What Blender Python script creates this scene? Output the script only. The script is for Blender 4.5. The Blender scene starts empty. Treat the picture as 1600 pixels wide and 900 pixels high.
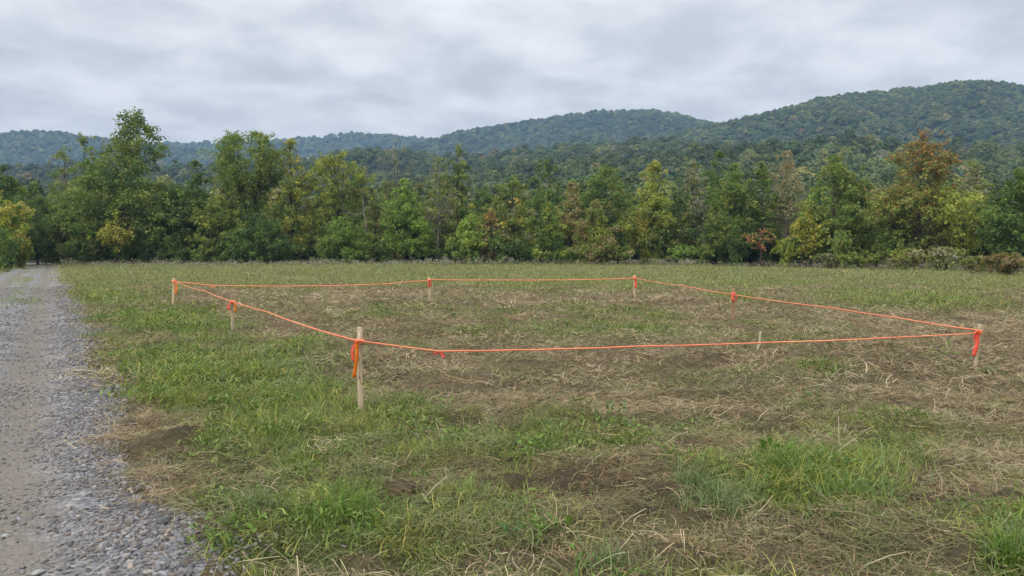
import bpy, math, random
import numpy as np
from mathutils import Matrix, Vector

PI = math.pi
scene = bpy.context.scene
COL = scene.collection

# ------------------------------------------------------------------ camera
CAM_H = 1.64
FPX = 1600 * 28 / 36.0           # focal length in photo pixels
HORIZON = 393.0
PITCH = math.atan((450 - HORIZON) / FPX)
cam_d = bpy.data.cameras.new('camera'); cam_d.lens = 28; cam_d.sensor_width = 36
cam_d.clip_start = 0.05; cam_d.clip_end = 20000
cam = bpy.data.objects.new('camera', cam_d); COL.objects.link(cam)
cam.location = (0, 0, CAM_H); cam.rotation_euler = (PI / 2 - PITCH, 0, 0)
scene.camera = cam

# ------------------------------------------------------------------ world, sun, exposure
SUN_EL, SUN_AZ = math.radians(36), math.radians(208)      # azimuth clockwise from +Y (behind the camera, a little left)
w = bpy.data.worlds.new('World'); scene.world = w; w.use_nodes = True
nt = w.node_tree; nt.nodes.clear()
def N(nt, t, **kw):
    n = nt.nodes.new(t)
    for k, v in kw.items(): setattr(n, k, v)
    return n
def L(nt, a, b): nt.links.new(a, b)
def ramp(nt, fac, stops, interp='LINEAR'):
    r = N(nt, 'ShaderNodeValToRGB'); r.color_ramp.interpolation = interp
    e = r.color_ramp.elements
    while len(e) < len(stops): e.new(0.5)
    for i, (p, c) in enumerate(stops):
        e[i].position = p; e[i].color = (c[0], c[1], c[2], 1) if not isinstance(c, (int, float)) else (c, c, c, 1)
    L(nt, fac, r.inputs[0]); return r.outputs[0]
def math_n(nt, op, a, b=None, c=None):
    m = N(nt, 'ShaderNodeMath', operation=op)
    for i, v in enumerate((a, b, c)):
        if v is None: continue
        if isinstance(v, (int, float)): m.inputs[i].default_value = v
        else: L(nt, v, m.inputs[i])
    return m.outputs[0]
def mixc(nt, fac, a, b, mode='MIX'):
    m = N(nt, 'ShaderNodeMix', data_type='RGBA', blend_type=mode)
    for s, v in ((m.inputs[0], fac), (m.inputs[6], a), (m.inputs[7], b)):
        if isinstance(v, (int, float)): s.default_value = v if s == m.inputs[0] else (v, v, v, 1)
        elif isinstance(v, tuple): s.default_value = (*v[:3], 1)
        else: L(nt, v, s)
    return m.outputs[2]
def noise(nt, vec, scale, detail=4, rough=0.55, dist=0.0):
    n = N(nt, 'ShaderNodeTexNoise'); n.inputs['Scale'].default_value = scale
    n.inputs['Detail'].default_value = detail; n.inputs['Roughness'].default_value = rough
    n.inputs['Distortion'].default_value = dist
    if vec is not None: L(nt, vec, n.inputs['Vector'])
    return n.outputs['Fac']

out = N(nt, 'ShaderNodeOutputWorld'); bg = N(nt, 'ShaderNodeBackground'); bg.inputs[1].default_value = 0.08
L(nt, bg.outputs[0], out.inputs[0])
sky = N(nt, 'ShaderNodeTexSky', sky_type='NISHITA'); sky.sun_disc = False
sky.sun_elevation = SUN_EL; sky.sun_rotation = SUN_AZ
tc = N(nt, 'ShaderNodeTexCoord'); sp = N(nt, 'ShaderNodeSeparateXYZ'); L(nt, tc.outputs['Generated'], sp.inputs[0])
zc = math_n(nt, 'MAXIMUM', sp.outputs[2], 0.0)
den = math_n(nt, 'ADD', zc, 0.2)
cx_ = math_n(nt, 'DIVIDE', sp.outputs[0], den); cy_ = math_n(nt, 'DIVIDE', sp.outputs[1], den)
cv = N(nt, 'ShaderNodeCombineXYZ'); L(nt, cx_, cv.inputs[0]); L(nt, cy_, cv.inputs[1])
big = noise(nt, cv.outputs[0], 0.95, 3, 0.5, 0.3)
mid = noise(nt, cv.outputs[0], 3.6, 9, 0.56, 0.2)
cl = math_n(nt, 'ADD', math_n(nt, 'MULTIPLY', big, 0.35), math_n(nt, 'MULTIPLY', mid, 0.65))
cloud = ramp(nt, cl, [(0.38, (4.2, 4.28, 4.55)), (0.46, (4.85, 4.92, 5.18)), (0.53, (5.55, 5.6, 5.8)), (0.61, (6.3, 6.3, 6.42))], 'LINEAR')
# an overcast sky brightens smoothly towards the zenith
zen = math_n(nt, 'ADD', math_n(nt, 'MULTIPLY', math_n(nt, 'POWER', zc, 1.5), 1.8), 0.93)
zm = N(nt, 'ShaderNodeVectorMath', operation='SCALE'); L(nt, cloud, zm.inputs[0]); L(nt, zen, zm.inputs[3])
L(nt, mixc(nt, 0.93, sky.outputs[0], zm.outputs[0]), bg.inputs[0])

sun_d = bpy.data.lights.new('sun', 'SUN'); sun_d.energy = 1.5; sun_d.angle = math.radians(22); sun_d.color = (1.0, 0.95, 0.87)
sun = bpy.data.objects.new('sun', sun_d); COL.objects.link(sun)
sdir = Vector((math.sin(SUN_AZ) * math.cos(SUN_EL), math.cos(SUN_AZ) * math.cos(SUN_EL), math.sin(SUN_EL)))
sun.rotation_euler = sdir.to_track_quat('Z', 'Y').to_euler(); sun.location = (0, -20, 60)

vs = scene.view_settings
vs.view_transform = 'Standard'; vs.look = 'None'; vs.gamma = 1; vs.exposure = 0.74; vs.use_curve_mapping = False
cy = scene.cycles
cy.max_bounces = 5; cy.diffuse_bounces = 3; cy.glossy_bounces = 2; cy.transmission_bounces = 3
cy.volume_bounces = 1; cy.use_denoising = True; cy.use_adaptive_sampling = True; cy.adaptive_threshold = 0.015

# ------------------------------------------------------------------ helpers
rng = np.random.default_rng(7)
def _hash(ix, iy, seed):
    h = (ix.astype(np.int64) * 374761393 + iy.astype(np.int64) * 668265263 + seed * 982451653) & 0xffffffff
    h = ((h ^ (h >> 13)) * 1274126177) & 0xffffffff
    return ((h ^ (h >> 16)) & 0xffffff) / float(0xffffff)
def vnoise(x, y, seed=0):
    x = np.asarray(x, float); y = np.asarray(y, float)
    ix = np.floor(x).astype(np.int64); iy = np.floor(y).astype(np.int64)
    fx = x - ix; fy = y - iy
    fx = fx * fx * fx * (fx * (fx * 6 - 15) + 10); fy = fy * fy * fy * (fy * (fy * 6 - 15) + 10)
    a = _hash(ix, iy, seed); b = _hash(ix + 1, iy, seed); c = _hash(ix, iy + 1, seed); d = _hash(ix + 1, iy + 1, seed)
    return (a + (b - a) * fx) * (1 - fy) + (c + (d - c) * fx) * fy
def fbm(x, y, seed=0, octv=4, gain=0.5):
    s = 0; a = 1; t = 0; cr, sr = 0.8, 0.6
    x = np.asarray(x, float); y = np.asarray(y, float)
    for o in range(octv):
        s = s + a * vnoise(x, y, seed + o * 17); t += a; a *= gain
        x, y = (cr * x - sr * y) * 2.03 + 11.3, (sr * x + cr * y) * 2.03 - 7.1
    return s / t
def sstep(a, b, x):
    t = np.clip((np.asarray(x, float) - a) / (b - a), 0, 1); return t * t * (3 - 2 * t)

cP, sP = math.cos(PITCH), math.sin(PITCH)
def at(px, py, Y):
    """point of space seen at photo pixel (px, py), Y metres ahead of the camera"""
    u, v = (px - 800) / FPX, (450 - py) / FPX
    d = (u, cP + v * sP, -sP + v * cP)
    k = Y / d[1]
    return Vector((d[0] * k, Y, CAM_H + d[2] * k))
def depth_of(py):
    v = (450 - py) / FPX
    return CAM_H * (cP + v * sP) / (sP - v * cP)
def to_px(X, Y, Z=0.0):
    z = Z - CAM_H
    f = Y * cP - z * sP; up = Y * sP + z * cP
    f = np.maximum(f, 0.01)
    return 800 + FPX * X / f, 450 - FPX * up / f

# road frame: s = metres right of the road's right edge, a = metres along the road
R0 = (-1.57, 3.95); RU = (-0.5005, 0.8657); RN = (0.8657, 0.5005)
def road_s(X, Y): return (X - R0[0]) * RN[0] + (Y - R0[1]) * RN[1]
def road_a(X, Y): return (X - R0[0]) * RU[0] + (Y - R0[1]) * RU[1]
def road_edge(X, Y):
    a = road_a(X, Y)
    return 0.55 * (fbm(a * 0.35, a * 0 + 3.0, 91, 3) - 0.5) * 2 * sstep(0, 6, a + 3) + 0.30 * (fbm(X * 2.2, Y * 2.2, 92, 4) - 0.5) - 0.14 * sstep(6.5, 0.5, a)
ROAD_W = 3.9
def on_road(X, Y):
    s = road_s(X, Y); e = road_edge(X, Y)
    return (s < e) & (s > -ROAD_W + 0.5 * e)

# layout of the field: where it is green, where bare soil (photo pixel, radius) -> a fixed map of the ground
GREEN = [(300, 600, 150, 60, 1.0), (250, 500, 130, 35, .9), (420, 680, 120, 50, .9), (520, 790, 130, 60, .8), (180, 470, 90, 25, .8),
         (300, 545, 140, 40, .9), (1290, 750, 130, 45, .95), (1130, 755, 90, 40, .7), (1590, 860, 70, 60, .9), (860, 655, 80, 18, .55),
         (420, 555, 120, 30, .6), (840, 680, 130, 25, .45), (930, 690, 120, 25, .5), (960, 850, 40, 45, .6), (1400, 690, 110, 30, .35),
         (1400, 470, 220, 22, .6), (1150, 465, 60, 14, .6), (1250, 578, 60, 10, .45), (640, 540, 60, 12, .4), (820, 815, 60, 22, .4),
         (700, 790, 60, 40, .4), (1480, 770, 80, 60, .35), (780, 720, 60, 25, .35), (420, 880, 40, 20, .5), (1300, 840, 80, 40, .3), (640, 690, 80, 25, .3), (200, 560, 80, 40, .9), (335, 790, 70, 55, .65), (255, 690, 50, 26, .4), (365, 715, 60, 30, .7), (395, 800, 60, 50, .8), (470, 640, 90, 30, .8), (880, 505, 380, 38, .27), (700, 700, 200, 40, .3)]
BARE = [(1010, 865, 170, 36, .8), (1250, 880, 130, 30, .6), (560, 880, 60, 20, .5), (1420, 640, 120, 16, .35), (1080, 700, 70, 14, .3), (640, 765, 60, 26, .9), (740, 745, 80, 30, .6), (900, 750, 110, 26, .8), (960, 800, 130, 40, .5), (1130, 830, 140, 40, .45), (1440, 780, 60, 26, .9),
        (1560, 790, 50, 24, .8), (1500, 860, 60, 30, .7), (850, 870, 110, 26, .6), (640, 474, 80, 5, .8), (740, 475, 60, 5, .6), (1100, 478, 70, 7, .5),
        (640, 600, 60, 16, .5), (920, 640, 180, 20, .45), (1350, 560, 200, 18, .4), (760, 505, 120, 10, .35), (300, 715, 45, 22, .4), (260, 660, 50, 24, .3),
        (150, 485, 60, 6, .5), (240, 535, 60, 10, .6), (330, 540, 50, 10, .5), (900, 550, 220, 10, .3), (1200, 610, 200, 18, .35), (1390, 620, 70, 10, .4), (450, 500, 60, 8, .3)]
def blobs(lst, px, py):
    o = np.zeros_like(px)
    for cx, cy, rx, ry, s in lst:
        o = np.maximum(o, s * np.exp(-(((px - cx) / rx) ** 2 + ((py - cy) / ry) ** 2) * 0.9))
    return o
def cover(X, Y):
    """(green, bare) cover of the ground, 0..1"""
    px, py = to_px(X, Y)
    n1 = fbm(X * 0.35, Y * 0.22, 5, 4); n2 = fbm(X * 1.6, Y * 1.1, 6, 4); n3 = fbm(X * 0.9, Y * 0.6, 8, 4)
    far = sstep(27, 42, Y) * 0.62
    side = sstep(2.0, 0.2, road_s(X, Y) - 1.2 - 0.06 * Y) * 0.5
    g = np.maximum(np.maximum(blobs(GREEN, px, py), far), side) + 0.09
    g = np.clip(g + (n1 - 0.5) * 0.75 + (n2 - 0.5) * 0.8, 0, 1)
    sr = road_s(X, Y); g = g * np.where(sr > -1, sstep(-.25, .4, sr + .6 * (n2 - .5)), 1)
    bb = blobs(BARE, px, py); g = g * (1 - .8 * bb)
    b = np.clip(bb * (0.6 + 0.9 * n2) + np.clip(n3 - 0.56, 0, 1) * 2.4 * sstep(60, 25, Y), 0, 1)
    return g, np.clip(b - g * 0.35, 0, 1)

def zg(X, Y, fine=True):
    X = np.asarray(X, float); Y = np.asarray(Y, float)
    z = 0.16 * (fbm(X * 0.06, Y * 0.06, 21, 2) - 0.5) + 0.12 * (fbm(X * 0.5, Y * 0.5, 22, 3) - 0.5)
    fld = 0.20 * (fbm(X * 1.7, Y * 1.7, 23, 4) - 0.5) + 0.11 * (fbm(X * 5, Y * 5, 24, 3) - 0.5)
    s = road_s(X, Y); inr = sstep(0.25, -0.25, s - road_edge(X, Y)) * sstep(-ROAD_W - .3, -ROAD_W + .3, s)
    rut = -0.05 * np.exp(-((s + 0.95) / 0.28) ** 2) - 0.05 * np.exp(-((s + 2.7) / 0.3) ** 2) + 0.02 * np.exp(-((s + 1.8) / 0.4) ** 2) + 0.03 * np.exp(-((s + 0.1) / 0.25) ** 2)
    rd = rut + 0.02 * (fbm(X * 3, Y * 3, 25, 3) - 0.5) - 0.02
    bank = 0.75 * sstep(-ROAD_W - 0.2, -ROAD_W - 2.5, s) * sstep(20, 40, Y) * sstep(130, 90, Y)
    return (z * 0.5 + fld) * (1 - inr) + (z * 0.5 + rd) * inr + bank
def zg1(X, Y): return float(zg(np.array([X]), np.array([Y]))[0])

# meshes from arrays
def np_mesh(name, V, faces, mats=(), attrs=None, smooth=False):
    """faces: list of integer arrays (n,3) / (n,4)"""
    me = bpy.data.meshes.new(name)
    V = np.asarray(V, np.float32)
    faces = [np.asarray(f, np.int32) for f in faces if len(f)]
    loops = np.concatenate([f.ravel() for f in faces]); cnt = np.concatenate([np.full(len(f), f.shape[1], np.int32) for f in faces])
    st = np.concatenate([[0], np.cumsum(cnt)[:-1]]).astype(np.int32)
    me.vertices.add(len(V)); me.vertices.foreach_set('co', V.ravel())
    me.loops.add(len(loops)); me.loops.foreach_set('vertex_index', loops)
    me.polygons.add(len(cnt)); me.polygons.foreach_set('loop_start', st); me.polygons.foreach_set('loop_total', cnt)
    if smooth: me.polygons.foreach_set('use_smooth', np.ones(len(cnt), bool))
    for k, (tp, arr) in (attrs or {}).items():
        a = me.attributes.new(k, tp, 'POINT')
        arr = np.asarray(arr, np.float32)
        if tp == 'FLOAT_COLOR':
            if arr.shape[1] == 3: arr = np.concatenate([arr, np.ones((len(arr), 1), np.float32)], 1)
            a.data.foreach_set('color', arr.ravel())
        else: a.data.foreach_set('value', arr.ravel())
    for m in (mats if isinstance(mats, (list, tuple)) else (mats,)): me.materials.append(m)
    me.update(calc_edges=True); return me
def link(name, me, parent=None, loc=None):
    o = bpy.data.objects.new(name, me); COL.objects.link(o)
    if parent is not None: o.parent = parent
    if loc is not None: o.location = loc
    return o
def tag(o, label=None, cat=None, group=None, kind=None):
    if label: o['label'] = label
    if cat: o['category'] = cat
    if group: o['group'] = group
    if kind: o['kind'] = kind
    return o
def thing(name, label, cat, loc, group=None, rz=0):
    o = bpy.data.objects.new(name, None); COL.objects.link(o); o.empty_display_size = 0.2
    o.location = loc; o.rotation_euler = (0, 0, rz); return tag(o, label, cat, group)

def tubes(paths):
    """paths: list of (points (n,3), radii (n,), sides) -> V, [quads]"""
    Vs, Q = [], []; base = 0
    for P, r, k in paths:
        P = np.asarray(P, float); r = np.asarray(r, float); n = len(P)
        T = np.gradient(P, axis=0); T /= np.linalg.norm(T, axis=1)[:, None] + 1e-9
        ref = np.array([0.31, 0.17, 0.93]) if abs(T[0, 2]) < 0.8 else np.array([0.93, 0.31, 0.1])
        A = np.cross(T, ref); A /= np.linalg.norm(A, axis=1)[:, None] + 1e-9
        B = np.cross(T, A)
        th = np.arange(k) * 2 * PI / k
        ring = P[:, None, :] + r[:, None, None] * (np.cos(th)[None, :, None] * A[:, None, :] + np.sin(th)[None, :, None] * B[:, None, :])
        Vs.append(ring.reshape(-1, 3))
        i = np.arange(n - 1)[:, None] * k; j = np.arange(k)[None, :]; jn = (j + 1) % k
        Q.append(np.stack([base + i + j, base + i + jn, base + i + k + jn, base + i + k + j], -1).reshape(-1, 4))
        base += n * k
    return np.concatenate(Vs), np.concatenate(Q)

# ------------------------------------------------------------------ materials
def mat(name):
    m = bpy.data.materials.new(name); m.use_nodes = True; t = m.node_tree; t.nodes.clear()
    o = N(t, 'ShaderNodeOutputMaterial'); return m, t, o
def principled(t, o, rough=0.8, spec=0.3):
    b = N(t, 'ShaderNodeBsdfPrincipled'); b.inputs['Roughness'].default_value = rough
    b.inputs['Specular IOR Level'].default_value = spec
    L(t, b.outputs[0], o.inputs[0]); return b
def bump(t, b, h, strength, dist):
    n = N(t, 'ShaderNodeBump'); n.inputs['Strength'].default_value = strength; n.inputs['Distance'].default_value = dist
    L(t, h, n.inputs['Height']); L(t, n.outputs[0], b.inputs['Normal'])
def attr(t, name, typ='GEOMETRY'): return N(t, 'ShaderNodeAttribute', attribute_name=name, attribute_type=typ)

def leafy(name, instancer=False, transl=0.3, rough=0.6):
    """foliage colour comes from the mesh attribute col (pigment per leaf), times the instance or object colour"""
    m, t, o = mat(name)
    c = attr(t, 'col').outputs['Color']
    c2 = attr(t, 'gcol', 'INSTANCER').outputs['Color'] if instancer else N(t, 'ShaderNodeObjectInfo').outputs['Color']
    c = mixc(t, 1.0, c, c2, 'MULTIPLY')
    d = N(t, 'ShaderNodeBsdfPrincipled'); d.inputs['Roughness'].default_value = rough; d.inputs['Specular IOR Level'].default_value = 0.25
    L(t, c, d.inputs['Base Color'])
    tr = N(t, 'ShaderNodeBsdfTranslucent'); L(t, mixc(t, 1.0, c, (1.15, 1.2, 0.7), 'MULTIPLY'), tr.inputs[0])
    mx = N(t, 'ShaderNodeMixShader'); mx.inputs[0].default_value = transl
    L(t, d.outputs[0], mx.inputs[1]); L(t, tr.outputs[0], mx.inputs[2]); L(t, mx.outputs[0], o.inputs[0])
    return m
M_LEAF = leafy('leaf', False, 0.42)
M_FOREST = leafy('forest_leaf', True, 0.15)
M_GRASS = leafy('grass_blade', True, 0.28, 0.55)
M_STRAW = leafy('straw', True, 0.05, 0.75)
M_CLUMP = leafy('clump_blade', False, 0.3, 0.5)
M_WEED = leafy('weed_leaf', False, 0.3, 0.45)

def bark_mat(name, c1, c2, scale=6):
    m, t, o = mat(name); b = principled(t, o, 0.9, 0.15)
    g = N(t, 'ShaderNodeTexCoord').outputs['Object']
    mp = N(t, 'ShaderNodeMapping'); mp.inputs['Scale'].default_value = (1, 1, 0.2); L(t, g, mp.inputs[0])
    n = noise(t, mp.outputs[0], scale, 6, 0.65)
    L(t, ramp(t, n, [(0.3, c1), (0.7, c2)]), b.inputs['Base Color']); bump(t, b, n, 0.8, 0.03); return m
M_BARK = bark_mat('bark', (0.028, 0.022, 0.017), (0.085, 0.07, 0.055))
M_PALEBARK = bark_mat('pale_bark', (0.11, 0.10, 0.085), (0.26, 0.24, 0.20))
M_GREYBARK = bark_mat('grey_bark', (0.075, 0.068, 0.06), (0.16, 0.145, 0.125))

def ground_mat():
    m, t, o = mat('field_ground'); b = principled(t, o, 0.95, 0.1)
    P = N(t, 'ShaderNodeNewGeometry').outputs['Position']
    g = attr(t, 'green').outputs['Fac']; br = attr(t, 'bare').outputs['Fac']; lt = attr(t, 'litter').outputs['Fac']
    n1 = noise(t, P, 7, 6, 0.65); n2 = noise(t, P, 38, 5, 0.7); n3 = noise(t, P, 1.3, 4, 0.6)
    st = N(t, 'ShaderNodeMapping'); st.inputs['Scale'].default_value = (1, 3.2, 1); L(t, P, st.inputs[0])
    fib = noise(t, st.outputs[0], 55, 4, 0.7, 1.2)
    soil = ramp(t, n2, [(0.3, (0.05, 0.038, 0.025)), (0.62, (0.13, 0.102, 0.066)), (0.8, (0.21, 0.17, 0.115))])
    thatch = ramp(t, fib, [(0.28, (0.055, 0.043, 0.026)), (0.5, (0.175, 0.14, 0.08)), (0.72, (0.36, 0.29, 0.17))])
    gr = ramp(t, n2, [(0.3, (0.036, 0.05, 0.014)), (0.55, (0.10, 0.125, 0.038)), (0.8, (0.20, 0.215, 0.085))])
    gf = math_n(t, 'ADD', g, math_n(t, 'MULTIPLY', math_n(t, 'SUBTRACT', n1, 0.5), 1.0))
    c = mixc(t, ramp(t, gf, [(0.32, 0.0), (0.75, 0.95)]), thatch, gr)
    bf = math_n(t, 'ADD', br, math_n(t, 'MULTIPLY', math_n(t, 'SUBTRACT', n1, 0.5), 1.6))
    c = mixc(t, ramp(t, bf, [(0.3, 0.0), (0.95, 0.9)]), c, soil)
    c = mixc(t, lt, c, ramp(t, n1, [(0.3, (0.03, 0.024, 0.015)), (0.7, (0.075, 0.055, 0.033))]))
    c = mixc(t, 1.0, c, ramp(t, n3, [(0.3, 0.8), (0.7, 1.15)]), 'MULTIPLY')
    L(t, c, b.inputs['Base Color'])
    bump(t, b, math_n(t, 'ADD', n2, math_n(t, 'MULTIPLY', fib, 0.8)), 1.0, 0.03); return m
def road_mat():
    m, t, o = mat('gravel_surface'); b = principled(t, o, 0.9, 0.2)
    P = N(t, 'ShaderNodeNewGeometry').outputs['Position']
    v = N(t, 'ShaderNodeTexVoronoi'); v.inputs['Scale'].default_value = 26; v.inputs['Randomness'].default_value = 1; L(t, P, v.inputs['Vector'])
    sep = N(t, 'ShaderNodeSeparateColor'); L(t, v.outputs['Color'], sep.inputs[0])
    stone = ramp(t, sep.outputs[0], [(0.0, (0.12, 0.125, 0.135)), (0.5, (0.21, 0.215, 0.225)), (0.85, (0.30, 0.30, 0.30)), (1.0, (0.4, 0.385, 0.36))])
    n1 = noise(t, P, 2.2, 5, 0.6); n2 = noise(t, P, 60, 4, 0.7)
    dirt = ramp(t, n2, [(0.3, (0.138, 0.122, 0.100)), (0.7, (0.25, 0.222, 0.182))])
    df = math_n(t, 'ADD', attr(t, 'bare').outputs['Fac'], math_n(t, 'MULTIPLY', math_n(t, 'SUBTRACT', n1, 0.5), 1.1))
    c = mixc(t, ramp(t, df, [(0.25, 0.0), (0.8, 0.9)]), stone, dirt)
    gf = math_n(t, 'ADD', attr(t, 'green').outputs['Fac'], math_n(t, 'MULTIPLY', math_n(t, 'SUBTRACT', n1, 0.5), 1.0))
    c = mixc(t, ramp(t, gf, [(0.4, 0.0), (0.85, 0.75)]), c, (0.13, 0.125, 0.06))
    L(t, c, b.inputs['Base Color'])
    bump(t, b, math_n(t, 'SUBTRACT', math_n(t, 'MULTIPLY', n2, 0.4), v.outputs['Distance']), 1.0, 0.02); return m
M_GROUND = ground_mat(); M_ROAD = road_mat()
def stone_mat(name, instancer):
    m, t, o = mat(name); b = principled(t, o, 0.75, 0.3)
    c2 = attr(t, 'gcol', 'INSTANCER').outputs['Color'] if instancer else N(t, 'ShaderNodeObjectInfo').outputs['Color']
    g = N(t, 'ShaderNodeTexCoord').outputs['Object']
    n = noise(t, g, 9, 5, 0.65)
    L(t, mixc(t, 1.0, c2, ramp(t, n, [(0.3, 0.72), (0.7, 1.15)]), 'MULTIPLY'), b.inputs['Base Color']); bump(t, b, n, 0.4, 0.05); return m
M_STONE = stone_mat('gravel_stone', True); M_ROCK = stone_mat('loose_stone', False)
def soil_mat():
    m, t, o = mat('clod_soil'); b = principled(t, o, 0.95, 0.1); g = N(t, 'ShaderNodeTexCoord').outputs['Object']
    n = noise(t, g, 14, 6, 0.7)
    L(t, ramp(t, n, [(0.3, (0.045, 0.033, 0.021)), (0.7, (0.15, 0.112, 0.072))]), b.inputs['Base Color']); bump(t, b, n, 1.0, 0.03); return m
M_SOIL = soil_mat()
def wood_mat():
    m, t, o = mat('raw_pine'); b = principled(t, o, 0.75, 0.25)
    g = N(t, 'ShaderNodeTexCoord').outputs['Object']; oi = N(t, 'ShaderNodeObjectInfo')
    ad = N(t, 'ShaderNodeVectorMath', operation='ADD'); L(t, g, ad.inputs[0])
    cb = N(t, 'ShaderNodeCombineXYZ'); L(t, math_n(t, 'MULTIPLY', oi.outputs['Random'], 20), cb.inputs[2]); L(t, cb.outputs[0], ad.inputs[1])
    mp = N(t, 'ShaderNodeMapping'); mp.inputs['Scale'].default_value = (60, 60, 2.2); L(t, ad.outputs[0], mp.inputs[0])
    n = noise(t, mp.outputs[0], 1.2, 5, 0.6, 0.8)
    mp2 = N(t, 'ShaderNodeMapping'); mp2.inputs['Scale'].default_value = (22, 22, 9); L(t, ad.outputs[0], mp2.inputs[0])
    k = noise(t, mp2.outputs[0], 0.9, 2, 0.5)
    c = ramp(t, n, [(0.25, (0.27, 0.20, 0.125)), (0.5, (0.45, 0.36, 0.235)), (0.75, (0.58, 0.48, 0.34))])
    c = mixc(t, ramp(t, k, [(0.66, 0.0), (0.74, 0.8)]), c, (0.14, 0.075, 0.035))
    c = mixc(t, 1.0, c, oi.outputs['Color'], 'MULTIPLY')
    L(t, c, b.inputs['Base Color']); bump(t, b, n, 0.5, 0.004); return m
M_WOOD = wood_mat()
def cord_mat():
    m, t, o = mat('orange_cord'); b = principled(t, o, 0.55, 0.3)
    P = N(t, 'ShaderNodeNewGeometry').outputs['Position']
    n = noise(t, P, 1.6, 3, 0.6); n2 = noise(t, P, 140, 2, 0.5)
    c = ramp(t, n, [(0.3, (0.86, 0.22, 0.13)), (0.5, (0.92, 0.28, 0.13)), (0.72, (0.93, 0.40, 0.19))])
    L(t, mixc(t, 1.0, c, ramp(t, n2, [(0.3, 0.75), (0.7, 1.0)]), 'MULTIPLY'), b.inputs['Base Color'])
    bump(t, b, n2, 0.6, 0.004); return m
M_CORD = cord_mat()
def tape_mat(name, c):
    m, t, o = mat(name)
    d = N(t, 'ShaderNodeBsdfPrincipled'); d.inputs['Base Color'].default_value = (*c, 1); d.inputs['Roughness'].default_value = 0.38
    tr = N(t, 'ShaderNodeBsdfTranslucent'); tr.inputs[0].default_value = (*c, 1)
    g = N(t, 'ShaderNodeNewGeometry').outputs['Position']; n = noise(t, g, 60, 3, 0.6); bump(t, d, n, 0.35, 0.01)
    mx = N(t, 'ShaderNodeMixShader'); mx.inputs[0].default_value = 0.45
    L(t, d.outputs[0], mx.inputs[1]); L(t, tr.outputs[0], mx.inputs[2]); L(t, mx.outputs[0], o.inputs[0]); return m
M_ORANGE = tape_mat('orange_tape', (0.95, 0.29, 0.03)); M_PINK = tape_mat('pink_red_tape', (0.93, 0.16, 0.10))
def hill_mat():
    m, t, o = mat('hill_floor'); b = principled(t, o, 1.0, 0.0)
    P = N(t, 'ShaderNodeNewGeometry').outputs['Position']; n = noise(t, P, 0.06, 5, 0.6)
    L(t, ramp(t, n, [(0.3, (0.022, 0.032, 0.014)), (0.7, (0.05, 0.06, 0.025))]), b.inputs['Base Color']); return m
M_HILL = hill_mat()

# ------------------------------------------------------------------ scatter (geometry nodes, ONE object of stuff)
def scatter(name, meshes, P, R, S, V, C):
    n = len(P)
    col = bpy.data.collections.new(name + '_kinds')
    for i, me in enumerate(meshes):
        col.objects.link(bpy.data.objects.new('%s_kind_%02d' % (name, i), me))
    me = bpy.data.meshes.new(name); me.vertices.add(n); me.vertices.foreach_set('co', np.asarray(P, np.float32).ravel())
    for k, tp, arr, f in (('rot', 'FLOAT_VECTOR', R, 'vector'), ('scl', 'FLOAT_VECTOR', S, 'vector'), ('pick', 'INT', V, 'value')):
        a = me.attributes.new(k, tp, 'POINT'); a.data.foreach_set(f, np.asarray(arr, np.int32 if tp == 'INT' else np.float32).ravel())
    a = me.attributes.new('gcol', 'FLOAT_COLOR', 'POINT')
    a.data.foreach_set('color', np.concatenate([C, np.ones((n, 1))], 1).astype(np.float32).ravel())
    o = link(name, me); tag(o, kind='stuff')
    g = bpy.data.node_groups.new(name + '_nodes', 'GeometryNodeTree')
    g.interface.new_socket('Geometry', in_out='INPUT', socket_type='NodeSocketGeometry')
    g.interface.new_socket('Geometry', in_out='OUTPUT', socket_type='NodeSocketGeometry')
    gi = N(g, 'NodeGroupInput'); go = N(g, 'NodeGroupOutput'); ip = N(g, 'GeometryNodeInstanceOnPoints')
    ci = N(g, 'GeometryNodeCollectionInfo'); ci.inputs['Collection'].default_value = col
    ci.inputs['Separate Children'].default_value = True; ci.inputs['Reset Children'].default_value = True
    def na(k, dt):
        a = N(g, 'GeometryNodeInputNamedAttribute', data_type=dt); a.inputs[0].default_value = k; return a.outputs[0]
    e = N(g, 'FunctionNodeEulerToRotation'); L(g, na('rot', 'FLOAT_VECTOR'), e.inputs[0])
    L(g, gi.outputs[0], ip.inputs['Points']); L(g, ci.outputs[0], ip.inputs['Instance'])
    ip.inputs['Pick Instance'].default_value = True
    L(g, na('pick', 'INT'), ip.inputs['Instance Index']); L(g, e.outputs[0], ip.inputs['Rotation']); L(g, na('scl', 'FLOAT_VECTOR'), ip.inputs['Scale'])
    L(g, ip.outputs[0], go.inputs[0])
    o.modifiers.new('scatter', 'NODES').node_group = g
    return o

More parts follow.
